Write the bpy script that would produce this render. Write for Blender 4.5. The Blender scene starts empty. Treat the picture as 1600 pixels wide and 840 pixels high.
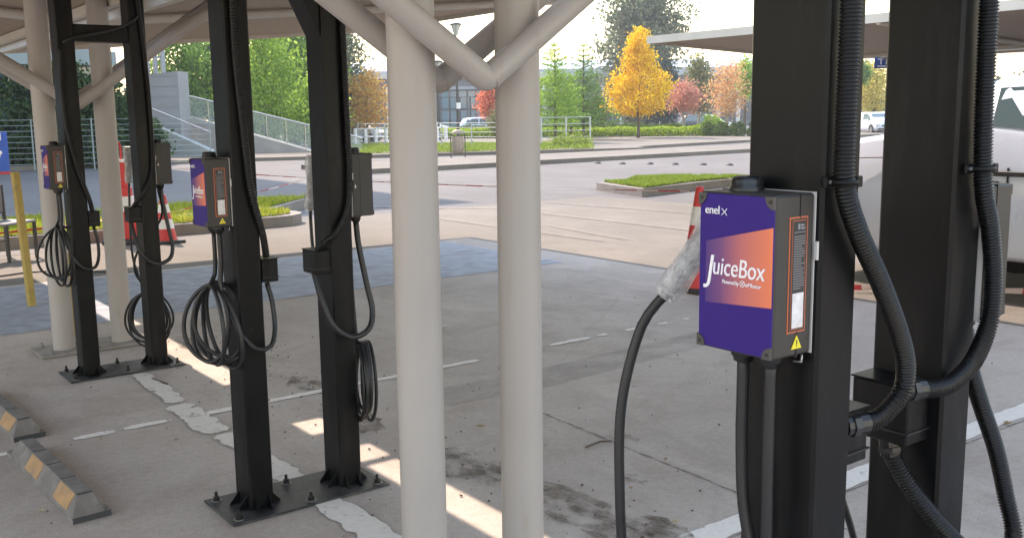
import bpy, math, random
from mathutils import Vector, Matrix, noise
R_=math.radians; PI=math.pi
random.seed(7)
scene=bpy.context.scene; COL=scene.collection

# ------------------------------------------------------------------ camera, sky, sun, exposure
F_PX,YAW,PIT,ROLL,EYE=1535.,R_(53.05),R_(8.9),R_(-.79),1.6
_f=Vector((math.cos(YAW)*math.cos(PIT),math.sin(YAW)*math.cos(PIT),-math.sin(PIT)))
_r=Vector((math.sin(YAW),-math.cos(YAW),0)); _u=_r.cross(_f)
_r,_u=_r*math.cos(ROLL)+_u*math.sin(ROLL),-_r*math.sin(ROLL)+_u*math.cos(ROLL)
cd=bpy.data.cameras.new("camera"); cam=bpy.data.objects.new("camera",cd); COL.objects.link(cam)
cd.sensor_width=36; cd.lens=36*F_PX/1600; cd.clip_end=3000; cd.clip_start=.05
M_=Matrix((( _r.x,_u.x,-_f.x,0),(_r.y,_u.y,-_f.y,0),(_r.z,_u.z,-_f.z,EYE),(0,0,0,1)))
cam.matrix_world=M_; scene.camera=cam
def ray(px,py): return _r*((px-800)/F_PX)-_u*((py-420)/F_PX)+_f
def gp(px,py,z=0.):
    d=ray(px,py); k=(z-EYE)/d.z; return Vector((d.x*k,d.y*k,z))
def at(px,py,D):
    d=ray(px,py); return Vector((d.x*D,d.y*D,EYE+d.z*D))
SUN_EL=46
w=bpy.data.worlds.new("World"); scene.world=w; w.use_nodes=True
nt=w.node_tree; bg=nt.nodes['Background']; sky=nt.nodes.new('ShaderNodeTexSky')
sky.sky_type='NISHITA'; sky.sun_disc=False; sky.sun_elevation=R_(SUN_EL); sky.sun_rotation=0.
sky.dust_density=.6; sky.air_density=2.0; sky.ozone_density=1.5
nt.links.new(sky.outputs[0],bg.inputs[0]); bg.inputs[1].default_value=.15
sl=bpy.data.lights.new("sun","SUN"); sl.energy=2.3; sl.angle=R_(.53); sl.color=(1,.90,.75)
so=bpy.data.objects.new("sun",sl); COL.objects.link(so); so.rotation_euler=(-R_(90-SUN_EL),0,0); so.location=(0,20,30)
vs=scene.view_settings; vs.view_transform='Standard'; vs.look='None'; vs.gamma=1; vs.exposure=1.88; vs.use_curve_mapping=False
vs.use_white_balance=True; vs.white_balance_temperature=7050; vs.white_balance_tint=21
scene.render.engine='CYCLES'
scene.cycles.max_bounces=8; scene.cycles.diffuse_bounces=5; scene.cycles.transparent_max_bounces=16

# ------------------------------------------------------------------ materials
MATS={}
def mat(name,col,rough=.6,metal=0.,var=.0,scale=8.,bump=0.,bscale=60.,coat=0.,spec=.5,dirt=None,dscale=3.,dlo=.55,dhi=.7,trans=None,dst=None):
    if name in MATS: return MATS[name]
    m=bpy.data.materials.new(name); m.use_nodes=True; n=m.node_tree.nodes; l=m.node_tree.links; b=n['Principled BSDF']
    b.inputs['Roughness'].default_value=rough; b.inputs['Metallic'].default_value=metal
    b.inputs['Coat Weight'].default_value=coat; b.inputs['Specular IOR Level'].default_value=spec
    c4=(*col,1); b.inputs['Base Color'].default_value=c4
    tc=n.new('ShaderNodeTexCoord')
    out=None
    if var>0:
        nz=n.new('ShaderNodeTexNoise'); nz.inputs['Scale'].default_value=scale; nz.inputs['Detail'].default_value=7
        l.new(tc.outputs['Object'],nz.inputs['Vector'])
        rp=n.new('ShaderNodeValToRGB'); rp.color_ramp.elements[0].position=.3; rp.color_ramp.elements[1].position=.7
        rp.color_ramp.elements[0].color=(*[max(0,c*(1-var)) for c in col],1); rp.color_ramp.elements[1].color=(*[min(1,c*(1+var)) for c in col],1)
        l.new(nz.outputs[0],rp.inputs[0]); out=rp.outputs[0]
        rr=n.new('ShaderNodeMapRange'); rr.inputs[3].default_value=max(.05,rough-.12); rr.inputs[4].default_value=min(1,rough+.12)
        l.new(nz.outputs[0],rr.inputs[0]); l.new(rr.outputs[0],b.inputs['Roughness'])
    if dirt is not None:
        nz=n.new('ShaderNodeTexNoise'); nz.inputs['Scale'].default_value=dscale; nz.inputs['Detail'].default_value=9; nz.inputs['Roughness'].default_value=.65
        if dst:
            dm=n.new('ShaderNodeMapping'); dm.inputs['Scale'].default_value=dst; l.new(tc.outputs['Object'],dm.inputs[0]); l.new(dm.outputs[0],nz.inputs['Vector'])
        else: l.new(tc.outputs['Object'],nz.inputs['Vector'])
        mr=n.new('ShaderNodeMapRange'); mr.inputs[1].default_value=dlo; mr.inputs[2].default_value=dhi
        l.new(nz.outputs[0],mr.inputs[0]); mx=n.new('ShaderNodeMixRGB'); l.new(mr.outputs[0],mx.inputs[0])
        if out: l.new(out,mx.inputs[1])
        else: mx.inputs[1].default_value=c4
        mx.inputs[2].default_value=(*dirt,1); out=mx.outputs[0]
    if out: l.new(out,b.inputs['Base Color'])
    if bump>0:
        nb=n.new('ShaderNodeTexNoise'); nb.inputs['Scale'].default_value=bscale; nb.inputs['Detail'].default_value=5
        l.new(tc.outputs['Object'],nb.inputs['Vector']); bp=n.new('ShaderNodeBump'); bp.inputs['Strength'].default_value=bump; bp.inputs['Distance'].default_value=.01
        l.new(nb.outputs[0],bp.inputs['Height']); l.new(bp.outputs[0],b.inputs['Normal'])
    MATS[name]=m; return m

def asphalt_mat(name,a,bcol,stain,joints=False):
    m=bpy.data.materials.new(name); m.use_nodes=True; n=m.node_tree.nodes; l=m.node_tree.links; b=n['Principled BSDF']
    tc=n.new('ShaderNodeTexCoord'); P=tc.outputs['Object']
    def nz(s,d=8,r=.6,sc=None,dist=0):
        q=n.new('ShaderNodeTexNoise'); q.inputs['Scale'].default_value=s; q.inputs['Detail'].default_value=d; q.inputs['Roughness'].default_value=r; q.inputs['Distortion'].default_value=dist
        if sc:
            mp=n.new('ShaderNodeMapping'); mp.inputs['Scale'].default_value=sc; l.new(P,mp.inputs[0]); l.new(mp.outputs[0],q.inputs[0])
        else: l.new(P,q.inputs[0])
        return q.outputs[0]
    def ramp(v,p0,p1,c0,c1):
        r=n.new('ShaderNodeValToRGB'); r.color_ramp.elements[0].position=p0; r.color_ramp.elements[1].position=p1
        r.color_ramp.elements[0].color=(*c0,1); r.color_ramp.elements[1].color=(*c1,1); l.new(v,r.inputs[0]); return r.outputs[0]
    def mix(f,x,y,t='MIX',fac=None):
        k=n.new('ShaderNodeMixRGB'); k.blend_type=t
        if f is not None: l.new(f,k.inputs[0])
        if fac is not None: k.inputs[0].default_value=fac
        l.new(x,k.inputs[1])
        if isinstance(y,tuple): k.inputs[2].default_value=(*y,1)
        else: l.new(y,k.inputs[2])
        return k.outputs[0]
    base=ramp(nz(.7),.3,.7,a,bcol)
    base=mix(ramp(nz(.28,6,.6),.42,.62,(0,0,0),(.5,.5,.5)),base,tuple(x*.78 for x in stain))
    base=mix(ramp(nz(2.2,10,.68,dist=.6),.46,.72,(0,0,0),(.75,.75,.75)),base,stain)
    base=mix(ramp(nz(1.1,9,.7,(1.,.35,1)),.54,.7,(0,0,0),(.5,.5,.5)),base,tuple(min(1,x*1.25) for x in bcol))
    sp=ramp(nz(140,3,.7),.3,.72,(.72,.72,.72),(1.25,1.25,1.25)); base=mix(None,base,sp,'MULTIPLY',.8)
    sp2=ramp(nz(28,6,.7),.3,.75,(.85,.85,.85),(1.12,1.12,1.12)); base=mix(None,base,sp2,'MULTIPLY',.9)
    vo=n.new('ShaderNodeTexVoronoi'); vo.feature='DISTANCE_TO_EDGE'; vo.inputs['Scale'].default_value=.33
    mp=n.new('ShaderNodeMixRGB'); mp.inputs[0].default_value=.12; l.new(P,mp.inputs[1])
    nn=n.new('ShaderNodeTexNoise'); nn.inputs['Scale'].default_value=3; nn.inputs['Detail'].default_value=6; l.new(P,nn.inputs[0]); l.new(nn.outputs[1],mp.inputs[2]); l.new(mp.outputs[0],vo.inputs[0])
    base=mix(ramp(vo.outputs[0],0,.006,(.14,.14,.14),(0,0,0)),base,tuple(x*.4 for x in a))
    l.new(base,b.inputs['Base Color']); b.inputs['Roughness'].default_value=.85
    bp=n.new('ShaderNodeBump'); bp.inputs['Strength'].default_value=.35; bp.inputs['Distance'].default_value=.006
    l.new(nz(110,5,.7),bp.inputs['Height']); l.new(bp.outputs[0],b.inputs['Normal'])
    return m
def worn_mat(name,col,lo,hi,scale=9.,var=.12,stretch=(1,1,1),maxa=1.):
    """paint that has worn through: transparent where it is gone"""
    m=bpy.data.materials.new(name); m.use_nodes=True; n=m.node_tree.nodes; l=m.node_tree.links; b=n['Principled BSDF']
    tc=n.new('ShaderNodeTexCoord'); mp=n.new('ShaderNodeMapping'); mp.inputs['Scale'].default_value=stretch; l.new(tc.outputs['Object'],mp.inputs[0])
    q=n.new('ShaderNodeTexNoise'); q.inputs['Scale'].default_value=scale; q.inputs['Detail'].default_value=10; q.inputs['Roughness'].default_value=.72; l.new(mp.outputs[0],q.inputs[0])
    mr=n.new('ShaderNodeMapRange'); mr.inputs[1].default_value=lo; mr.inputs[2].default_value=hi; mr.inputs[4].default_value=maxa; l.new(q.outputs[0],mr.inputs[0])
    q2=n.new('ShaderNodeTexNoise'); q2.inputs['Scale'].default_value=scale*4; q2.inputs['Detail'].default_value=6; l.new(tc.outputs['Object'],q2.inputs[0])
    rp=n.new('ShaderNodeValToRGB'); rp.color_ramp.elements[0].position=.3; rp.color_ramp.elements[1].position=.65
    rp.color_ramp.elements[0].color=(*[c*(1-var*2) for c in col],1); rp.color_ramp.elements[1].color=(*[min(1,c*(1+var)) for c in col],1)
    l.new(q2.outputs[0],rp.inputs[0]); l.new(rp.outputs[0],b.inputs['Base Color']); b.inputs['Roughness'].default_value=.75; l.new(mr.outputs[0],b.inputs['Alpha'])
    return m
def leaf_mat(name,c1,c2,c3,tr=.4):
    m=bpy.data.materials.new(name); m.use_nodes=True; n=m.node_tree.nodes; l=m.node_tree.links
    for x in list(n): 
        if x.type!='OUTPUT_MATERIAL': n.remove(x)
    o=[x for x in n if x.type=='OUTPUT_MATERIAL'][0]
    g=n.new('ShaderNodeNewGeometry'); rp=n.new('ShaderNodeValToRGB'); e=rp.color_ramp.elements
    e[0].position=.0; e[0].color=(*c1,1); e[1].position=1.; e[1].color=(*c3,1); k=e.new(.5); k.color=(*c2,1)
    l.new(g.outputs['Random Per Island'],rp.inputs[0])
    d=n.new('ShaderNodeBsdfDiffuse'); t=n.new('ShaderNodeBsdfTranslucent'); mx=n.new('ShaderNodeMixShader'); mx.inputs[0].default_value=tr
    l.new(rp.outputs[0],d.inputs[0]); l.new(rp.outputs[0],t.inputs[0]); l.new(d.outputs[0],mx.inputs[1]); l.new(t.outputs[0],mx.inputs[2]); l.new(mx.outputs[0],o.inputs[0])
    return m
def glass_mat(name,col,rough=.08):
    m=mat(name,col,rough=rough,spec=.9,coat=.3); return m

white_paint=mat('white_paint',(.385,.355,.335),.45,var=.05,scale=2.5,dirt=(.33,.27,.22),dscale=5,dlo=.56,dhi=.86,bump=.06,bscale=30,dst=(3,3,.35))
fascia_paint=mat('fascia_paint',(.60,.56,.49),.55,var=.06,scale=3,dirt=(.5,.42,.32),dscale=5,dlo=.6,dhi=.85)
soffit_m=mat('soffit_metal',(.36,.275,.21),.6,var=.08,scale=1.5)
black_steel=mat('black_steel',(.004,.0042,.0048),.40,spec=.2,var=.25,scale=5,dirt=(.022,.022,.021),dscale=5,dlo=.50,dhi=.8,bump=.08,bscale=25,dst=(3,3,.5))
plate_steel=mat('plate_steel',(.028,.028,.03),.55,var=.25,scale=7,dirt=(.12,.11,.10),dscale=7,dlo=.45,dhi=.8)
bolt_m=mat('bolt_black',(.012,.012,.012),.4)
washer_m=mat('washer_zinc',(.28,.28,.27),.4,metal=.6)
conduit_m=mat('conduit_plastic',(.005,.005,.005),.38,spec=.32)
rubber_m=mat('cable_rubber',(.012,.0125,.014),.45,var=.2,scale=10)
housing_m=mat('housing_plastic',(.030,.027,.024),.5,bump=.12,bscale=400,var=.15,scale=14)
gland_m=mat('gland_plastic',(.012,.012,.012),.35)
purple_m=None
pad_m=mat('corner_pad',(.06,.055,.05),.5)
backplate_m=mat('backplate_white',(.5,.48,.46),.4)
ink_white=mat('ink_white',(.8,.78,.8),.5)
orange_ink=mat('orange_ink',(.5,.12,.045),.5)
label_black=mat('label_black',(.02,.02,.022),.4)
label_grey=mat('label_print',(.22,.22,.23),.5)
label_white=mat('label_white',(.62,.6,.6),.5,var=.15,scale=90)
warn_yellow=mat('warning_yellow',(.72,.6,.03),.5)
wrap_m=None
zinc=mat('zinc',(.45,.45,.44),.35,metal=.7)
silver_clip=mat('silver_clip',(.5,.5,.5),.3,metal=.8)
stopper_m=mat('wheel_stop_rubber',(.17,.152,.138),.8,var=.2,scale=9,dirt=(.25,.235,.22),dscale=12,dlo=.45,dhi=.75,bump=.2,bscale=90)
stopper_dark=mat('wheel_stop_dark',(.045,.045,.047),.75,var=.2,scale=12)
stop_orange=mat('reflector_orange',(.40,.23,.10),.6,var=.2,scale=14,dirt=(.2,.17,.13),dscale=20,dlo=.5,dhi=.75)
concrete=mat('concrete',(.30,.29,.28),.85,var=.14,scale=1.6,dirt=(.28,.26,.24),dscale=2.5,dlo=.5,dhi=.8,bump=.2,bscale=50)
kerb_m=mat('kerb_concrete',(.22,.20,.18),.85,var=.15,scale=4,dirt=(.2,.17,.15),dscale=5,dlo=.5,dhi=.8,bump=.3,bscale=40)
red_plastic=mat('red_plastic',(.62,.03,.03),.45,var=.1,scale=5)
white_sleeve=mat('reflective_white',(.75,.75,.76),.4)
yellow_post=mat('yellow_paint',(.42,.30,.08),.6,var=.15,scale=10,dirt=(.25,.2,.12),dscale=15,dlo=.55,dhi=.75)
soil_mat=worn_mat('soil',(.10,.072,.05),.44,.62,scale=8,stretch=(1.4,.7,1),maxa=.72)
scorch_mat=worn_mat('rubber_mark',(.12,.115,.115),.36,.80,scale=2.2,stretch=(.5,1.6,1),maxa=.18)

# ------------------------------------------------------------------ mesh builder
class MB:
    def __init__(s): s.v=[]; s.f=[]; s.sm=[]; s.mi=[]; s.mats=[]; s.cur=0
    def use(s,m):
        if m not in s.mats: s.mats.append(m)
        s.cur=s.mats.index(m); return s
    def add(s,vs,fs,smooth=False,X=None):
        o=len(s.v)
        for p in vs: s.v.append(tuple(X@Vector(p)) if X is not None else tuple(p))
        for f in fs: s.f.append(tuple(o+i for i in f)); s.sm.append(smooth); s.mi.append(s.cur)
        return s
    def box(s,x0,x1,y0,y1,z0,z1,bev=0.,X=None):
        if bev<=0:
            vs=[(x,y,z) for z in(z0,z1) for y in(y0,y1) for x in(x0,x1)]
            return s.add(vs,[(0,2,3,1),(4,5,7,6),(0,1,5,4),(2,6,7,3),(0,4,6,2),(1,3,7,5)],False,X)
        # bevelled box: 24 vertices
        b=bev; vs=[]; idx={}
        def vid(p):
            if p not in idx: idx[p]=len(vs); vs.append(p)
            return idx[p]
        c=[(x0,x1),(y0,y1),(z0,z1)]
        def pt(sx,sy,sz,ax):
            q=[]
            for k,sg in enumerate((sx,sy,sz)):
                q.append(c[k][sg] if k==ax else (c[k][sg]+(b if sg==0 else -b)))
            return vid(tuple(q)+( )) if False else vid((round(q[0],6),round(q[1],6),round(q[2],6)))
        fs=[]
        for ax in range(3):
            for sg in(0,1):
                o=[k for k in range(3) if k!=ax]; q=[]
                for a_,b_ in((0,0),(1,0),(1,1),(0,1)):
                    t=[0,0,0]; t[ax]=sg; t[o[0]]=a_; t[o[1]]=b_; q.append(pt(*t,ax))
                if (sg==0)^(ax==1): q=q[::-1]
                fs.append(tuple(q))
        for ax in range(3):
            o=[k for k in range(3) if k!=ax]
            for a_ in(0,1):
                for b_ in(0,1):
                    q=[]
                    for e,axx in((0,o[0]),(1,o[0]),(1,o[1]),(0,o[1])):
                        t=[0,0,0]; t[ax]=e; t[o[0]]=a_; t[o[1]]=b_; q.append(pt(*t,axx))
                    fs.append(tuple(q))
        for sx in(0,1):
            for sy in(0,1):
                for sz in(0,1): fs.append((pt(sx,sy,sz,0),pt(sx,sy,sz,1),pt(sx,sy,sz,2)))
        return s.add(vs,fs,False,X)
    def ring(s,c,axd,r,n=16,ref=None):
        axd=Vector(axd).normalized(); a=Vector(ref) if ref is not None else (Vector((0,0,1)) if abs(axd.z)<.9 else Vector((1,0,0)))
        u=a.cross(axd).normalized(); v=axd.cross(u); return [Vector(c)+u*(r*math.cos(2*PI*i/n))+v*(r*math.sin(2*PI*i/n)) for i in range(n)]
    def cyl(s,p,q,r0,r1=None,n=16,caps=True,smooth=True,X=None):
        p=Vector(p); q=Vector(q); r1=r0 if r1 is None else r1; d=q-p
        A=s.ring(p,d,r0,n); B=s.ring(q,d,r1,n); fs=[(i,(i+1)%n,n+(i+1)%n,n+i) for i in range(n)]
        s.add(A+B,fs,smooth,X)
        if caps: s.add(A,[tuple(range(n))[::-1]],False,X); s.add(B,[tuple(range(n))],False,X)
        return s
    def tube(s,pts,r,n=10,radii=None,caps=True,X=None):
        pts=[Vector(p) for p in pts]; m=len(pts); vs=[]; t0=(pts[1]-pts[0]).normalized()
        a=Vector((0,0,1)) if abs(t0.z)<.9 else Vector((1,0,0)); u=a.cross(t0).normalized()
        for i in range(m):
            t=(pts[min(i+1,m-1)]-pts[max(i-1,0)])
            t=t.normalized() if t.length>1e-9 else t0
            u=(u-t*u.dot(t)); u=u.normalized() if u.length>1e-6 else t.orthogonal().normalized(); v=t.cross(u)
            rr=radii[i] if radii else r
            vs+=[pts[i]+u*(rr*math.cos(2*PI*k/n))+v*(rr*math.sin(2*PI*k/n)) for k in range(n)]
        fs=[(i*n+k,i*n+(k+1)%n,(i+1)*n+(k+1)%n,(i+1)*n+k) for i in range(m-1) for k in range(n)]
        if caps: fs+= [tuple(range(n))[::-1],tuple(range((m-1)*n,m*n))]
        return s.add(vs,fs,True,X)
    def lathe(s,prof,c=(0,0,0),n=20,smooth=True,X=None):
        vs=[(c[0]+r*math.cos(2*PI*k/n),c[1]+r*math.sin(2*PI*k/n),c[2]+z) for r,z in prof for k in range(n)]; m=len(prof)
        fs=[(i*n+k,i*n+(k+1)%n,(i+1)*n+(k+1)%n,(i+1)*n+k) for i in range(m-1) for k in range(n)]
        return s.add(vs,fs,smooth,X)
    def prism(s,poly,z0,z1,X=None):
        n=len(poly); vs=[(p[0],p[1],z0) for p in poly]+[(p[0],p[1],z1) for p in poly]
        ar=sum(poly[i][0]*poly[(i+1)%n][1]-poly[(i+1)%n][0]*poly[i][1] for i in range(n))
        up=tuple(range(n,2*n)); dn=tuple(range(n))[::-1]; sd=[(i,(i+1)%n,n+(i+1)%n,n+i) for i in range(n)]
        if ar<0: up=up[::-1]; dn=dn[::-1]; sd=[f[::-1] for f in sd]
        return s.add(vs,[up,dn]+sd,False,X)
    def quad(s,a,b,c,d): return s.add([a,b,c,d],[(0,1,2,3)])
    def build(s,name,m=None,parent=None):
        me=bpy.data.meshes.new(name); me.from_pydata(s.v,[],s.f)
        ms=[m] if m is not None else s.mats
        for x in ms: me.materials.append(x)
        me.polygons.foreach_set('use_smooth',s.sm)
        if m is None: me.polygons.foreach_set('material_index',s.mi)
        me.update(); o=bpy.data.objects.new(name,me); COL.objects.link(o)
        if parent is not None: o.parent=parent
        return o
def tag(o,label,cat,group=None,kind=None):
    if label: o['label']=label
    if cat: o['category']=cat
    if group: o['group']=group
    if kind: o['kind']=kind
    return o
def empty(name,loc=(0,0,0),rz=0,label=None,cat=None,group=None):
    o=bpy.data.objects.new(name,None); COL.objects.link(o); o.location=loc; o.rotation_euler=(0,0,rz); o.empty_display_size=.1
    return tag(o,label,cat,group)
def struct(o): o['kind']='structure'; return o
def copy_tree(o,parent=None):
    c=o.copy(); COL.objects.link(c); c.parent=parent
    for ch in o.children: copy_tree(ch,c)
    return c
def smooth_path(pts,step=.02):
    pts=[Vector(p) for p in pts]; P=[pts[0]*2-pts[1]]+pts+[pts[-1]*2-pts[-2]]; out=[]
    for i in range(1,len(P)-2):
        p0,p1,p2,p3=P[i-1:i+3]; n=max(2,int((p2-p1).length/step))
        for k in range(n):
            t=k/n; out.append(.5*((2*p1)+(p2-p0)*t+(2*p0-5*p1+4*p2-p3)*t*t+(3*p1-p0-3*p2+p3)*t**3))
    out.append(pts[-1]); return out
def resample(pts,step):
    L=[0.]; 
    for i in range(1,len(pts)): L.append(L[-1]+(pts[i]-pts[i-1]).length)
    n=max(2,int(L[-1]/step)); out=[]; j=0
    for k in range(n+1):
        d=L[-1]*k/n
        while j<len(L)-2 and L[j+1]<d: j+=1
        t=(d-L[j])/max(1e-9,L[j+1]-L[j]); out.append(pts[j].lerp(pts[j+1],min(1,t)))
    return out
def corrugated(mb,pts,r,pitch=.0062,n=14,depth=.16):
    q=resample(smooth_path(pts,.01),pitch/4); rad=[r if (i%4) in(0,1) else r*(1-depth) for i in range(len(q))]
    return mb.tube(q,r,n,rad)
def text_mesh(name,txt,size,m,parent,origin,ux,uy,shear=0.,width=None,ext=.0008,align='LEFT'):
    cu=bpy.data.curves.new(name,'FONT'); cu.body=txt; cu.size=size; cu.extrude=ext; cu.shear=shear; cu.align_x=align
    t=bpy.data.objects.new('tmp_text',cu); COL.objects.link(t); dg=bpy.context.evaluated_depsgraph_get(); dg.update()
    me=bpy.data.meshes.new_from_object(t.evaluated_get(dg)); bpy.data.objects.remove(t); bpy.data.curves.remove(cu)
    xs=[v.co.x for v in me.vertices]; wd=max(xs)-min(xs); k=(width/wd) if width else 1.
    ux=Vector(ux); uy=Vector(uy); nz=ux.cross(uy); x0=min(xs) if align=='LEFT' else 0
    for v in me.vertices: c=v.co.copy(); v.co=Vector(origin)+ux*((c.x-x0)*k)+uy*(c.y)+nz*(c.z+ext)
    me.materials.clear(); me.materials.append(m); o=bpy.data.objects.new(name,me); COL.objects.link(o); o.parent=parent; return o

# ------------------------------------------------------------------ ground
asph_shade_paled=asphalt_mat('asphalt',(.49,.425,.375),(.56,.495,.44),(.36,.295,.245))  # ground under the canopy, colour paled to lighten its shade
roadm=asphalt_mat('road_surface',(.108,.099,.096),(.135,.124,.118),(.092,.085,.081))
pavem=asphalt_mat('pavement_sun_tone',(.148,.128,.104),(.182,.158,.130),(.125,.108,.088))  # darker tone of the ground for the sunlit side
g=MB(); g.quad((-420,-420,-.012),(420,-420,-.012),(420,420,-.012),(-420,420,-.012)); struct(g.build('ground',roadm))
g=MB(); g.prism([(-12,-8),(7.3,-8),(7.3,10.66),(-12,10.66)],-.008,0.0); struct(g.build('parking_bay_floor',asph_shade_paled))  # paled tone ends on the canopy's shadow edges
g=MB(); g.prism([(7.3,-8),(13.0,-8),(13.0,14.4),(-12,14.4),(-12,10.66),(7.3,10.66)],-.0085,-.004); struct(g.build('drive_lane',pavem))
def ragged_strip(mb,p,q,w,jit=.006,step=.05,z=.004):
    p=Vector((*p,0)); q=Vector((*q,0)); d=(q-p); L=d.length; d.normalize(); nrm=Vector((-d.y,d.x,0)); n=max(3,int(L/step)); A=[];B=[]
    for i in range(n+1):
        t=i/n*L; e=1.; 
        if i in(0,n): e=.55
        a=p+d*t+nrm*(w/2*e+random.uniform(-jit,jit)); b=p+d*t-nrm*(w/2*e+random.uniform(-jit,jit))
        A.append((a.x,a.y,z)); B.append((b.x,b.y,z))
    m=len(A); mb.add(B+A,[(i,i+1,m+i+1,m+i) for i in range(m-1)])
line_m=worn_mat('line_paint',(.80,.75,.69),.30,.40,scale=11,var=.04)
for segs,nm in(([((-.6,5.19),(.86,5.17),.055),((1.1,5.19),(1.3,5.195),.06),((1.35,5.2),(1.60,5.2),.06),((1.64,5.19),(3.62,5.2),.06),((4.25,5.22),(4.62,5.22),.06),((4.70,5.22),(4.79,5.22),.05),((4.98,5.22),(5.2,5.22),.045),((5.32,5.22),(5.42,5.22),.04),((5.6,5.22),(5.66,5.22),.04),((5.9,5.2),(6.0,5.2),.04)],0),
                ([((2.45,2.40),(4.2,2.41),.12),((4.25,2.42),(7.2,2.42),.12)],0)):
    g=MB()
    for a,b,w_ in segs: ragged_strip(g,a,b,w_)
    struct(g.build('bay_line_marking',line_m))
line2_m=worn_mat('line_paint_broad',(.70,.65,.59),.30,.44,scale=8,var=.04)
g=MB()
for a,b,w_ in(((1.74,2.5),(1.73,4.35),.135),((1.755,4.42),(1.72,4.78),.12),((1.71,4.82),(1.72,5.45),.15),((1.73,5.50),(1.76,6.30),.11)): ragged_strip(g,a,b,w_,.014,.04,.0055)
struct(g.build('bay_head_marking',line2_m))
blue_m=worn_mat('blue_paint',(.40,.45,.53),.10,.46,scale=1.6,stretch=(.8,1.1,1),maxa=.72)
g=MB(); g.quad((-3.2,8.15,.0045),(6.85,8.15,.0045),(6.85,10.55,.0045),(-3.2,10.55,.0045)); struct(g.build('blue_bay_marking',blue_m))
hm=worn_mat('hatch_paint',(.23,.205,.17),.10,.35,scale=1.5,maxa=.6)
g=MB()
for a,b,w_ in(((8.38,9.2),(8.38,13.1),.13),((10.06,6.3),(10.06,13.2),.14),((8.7,9.1),(9.0,11.0),.14),((11.4,14.1),(12.0,9),.14),((6.2,19.0),(10.4,13.2),.16)): ragged_strip(g,a,b,w_,.004,.3,.003)
struct(g.build('hatch_marking',hm))
crack=worn_mat('crack_dark',(.12,.10,.085),.38,.5,scale=14,maxa=.6)
g=MB(); ragged_strip(g,(3.22,4.1),(3.14,2.45),.012,.006,.04,.003); ragged_strip(g,(3.14,2.45),(3.3,1.2),.010,.006,.04,.003)
ragged_strip(g,(7.1,2.33),(2.45,2.33),.009,.004,.05,.003); struct(g.build('floor_crack',crack))
# oil and tyre marks, soil along the kerb line
g=MB(); g.prism([(2.9,4.45),(3.6,4.4),(4.9,4.5),(6.6,4.7),(6.6,4.9),(4.9,4.82),(3.6,4.75),(2.9,4.8)],.0022,.003); struct(g.build('tyre_mark',scorch_mat))
g=MB()
for (x,y,rx,ry) in((2.44,3.62,.17,.32),(2.48,2.95,.15,.45),(2.36,4.6,.14,.3),(2.62,2.55,.10,.2),(2.5,5.4,.12,.2),(3.25,3.42,.07,.10),(2.9,3.0,.08,.08),(2.3,6.9,.1,.3)):
    n=26; vs=[(x,y,.0065)]+[(x+rx*math.cos(2*PI*i/n)*random.uniform(.7,1.15),y+ry*math.sin(2*PI*i/n)*random.uniform(.7,1.15),.0065) for i in range(n)]
    g.add(vs,[(0,1+i,1+(i+1)%n) for i in range(n)])
struct(g.build('soil_patch',soil_mat))
# crumbs of grit and dry scraps
g=MB()
for i in range(420):
    x=random.gauss(2.4,.22) if i%3 else random.uniform(.4,6.5); y=random.uniform(2.4,7.2); s_=random.uniform(.003,.009)
    a=random.uniform(0,PI); c,s2=math.cos(a)*s_,math.sin(a)*s_
    g.add([(x+c,y+s2,.005),(x-s2,y+c,.005),(x-c,y-s2,.005),(x+s2,y-c,.005),(x,y,.005+s_*.8)],[(0,1,4),(1,2,4),(2,3,4),(3,0,4)])
tag(g.build('floor_grit',mat('grit',(.07,.055,.04),.9,var=.4,scale=30)),'dark grit and crumbs scattered over the asphalt','grit',kind='stuff')

# background road pieces
def slab(name,pix,z0,z1,m,kerb=None,world=None):
    poly=world or [tuple(gp(px,py,z1)[:2]) for px,py in pix]
    g=MB(); g.prism(poly,z0,z1); return struct(g.build(name,m))
slab('median_pavement',None,-.1,.13,pavem,world=[(13.5,24.95),(16.2,24.9),(31.2,25.8),(80,28),(80,31),(31,29.5),(13.5,29)])
slab('far_pavement',None,-.1,.12,pavem,world=[(6,36.3),(14.7,36.0),(22.0,33.6),(30.6,30.9),(31.4,32.2),(33,32.8),(41.8,34.4),(90,38),(95,60),(42,50),(30,60),(14,60),(8,44)])
asphd=roadm

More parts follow.
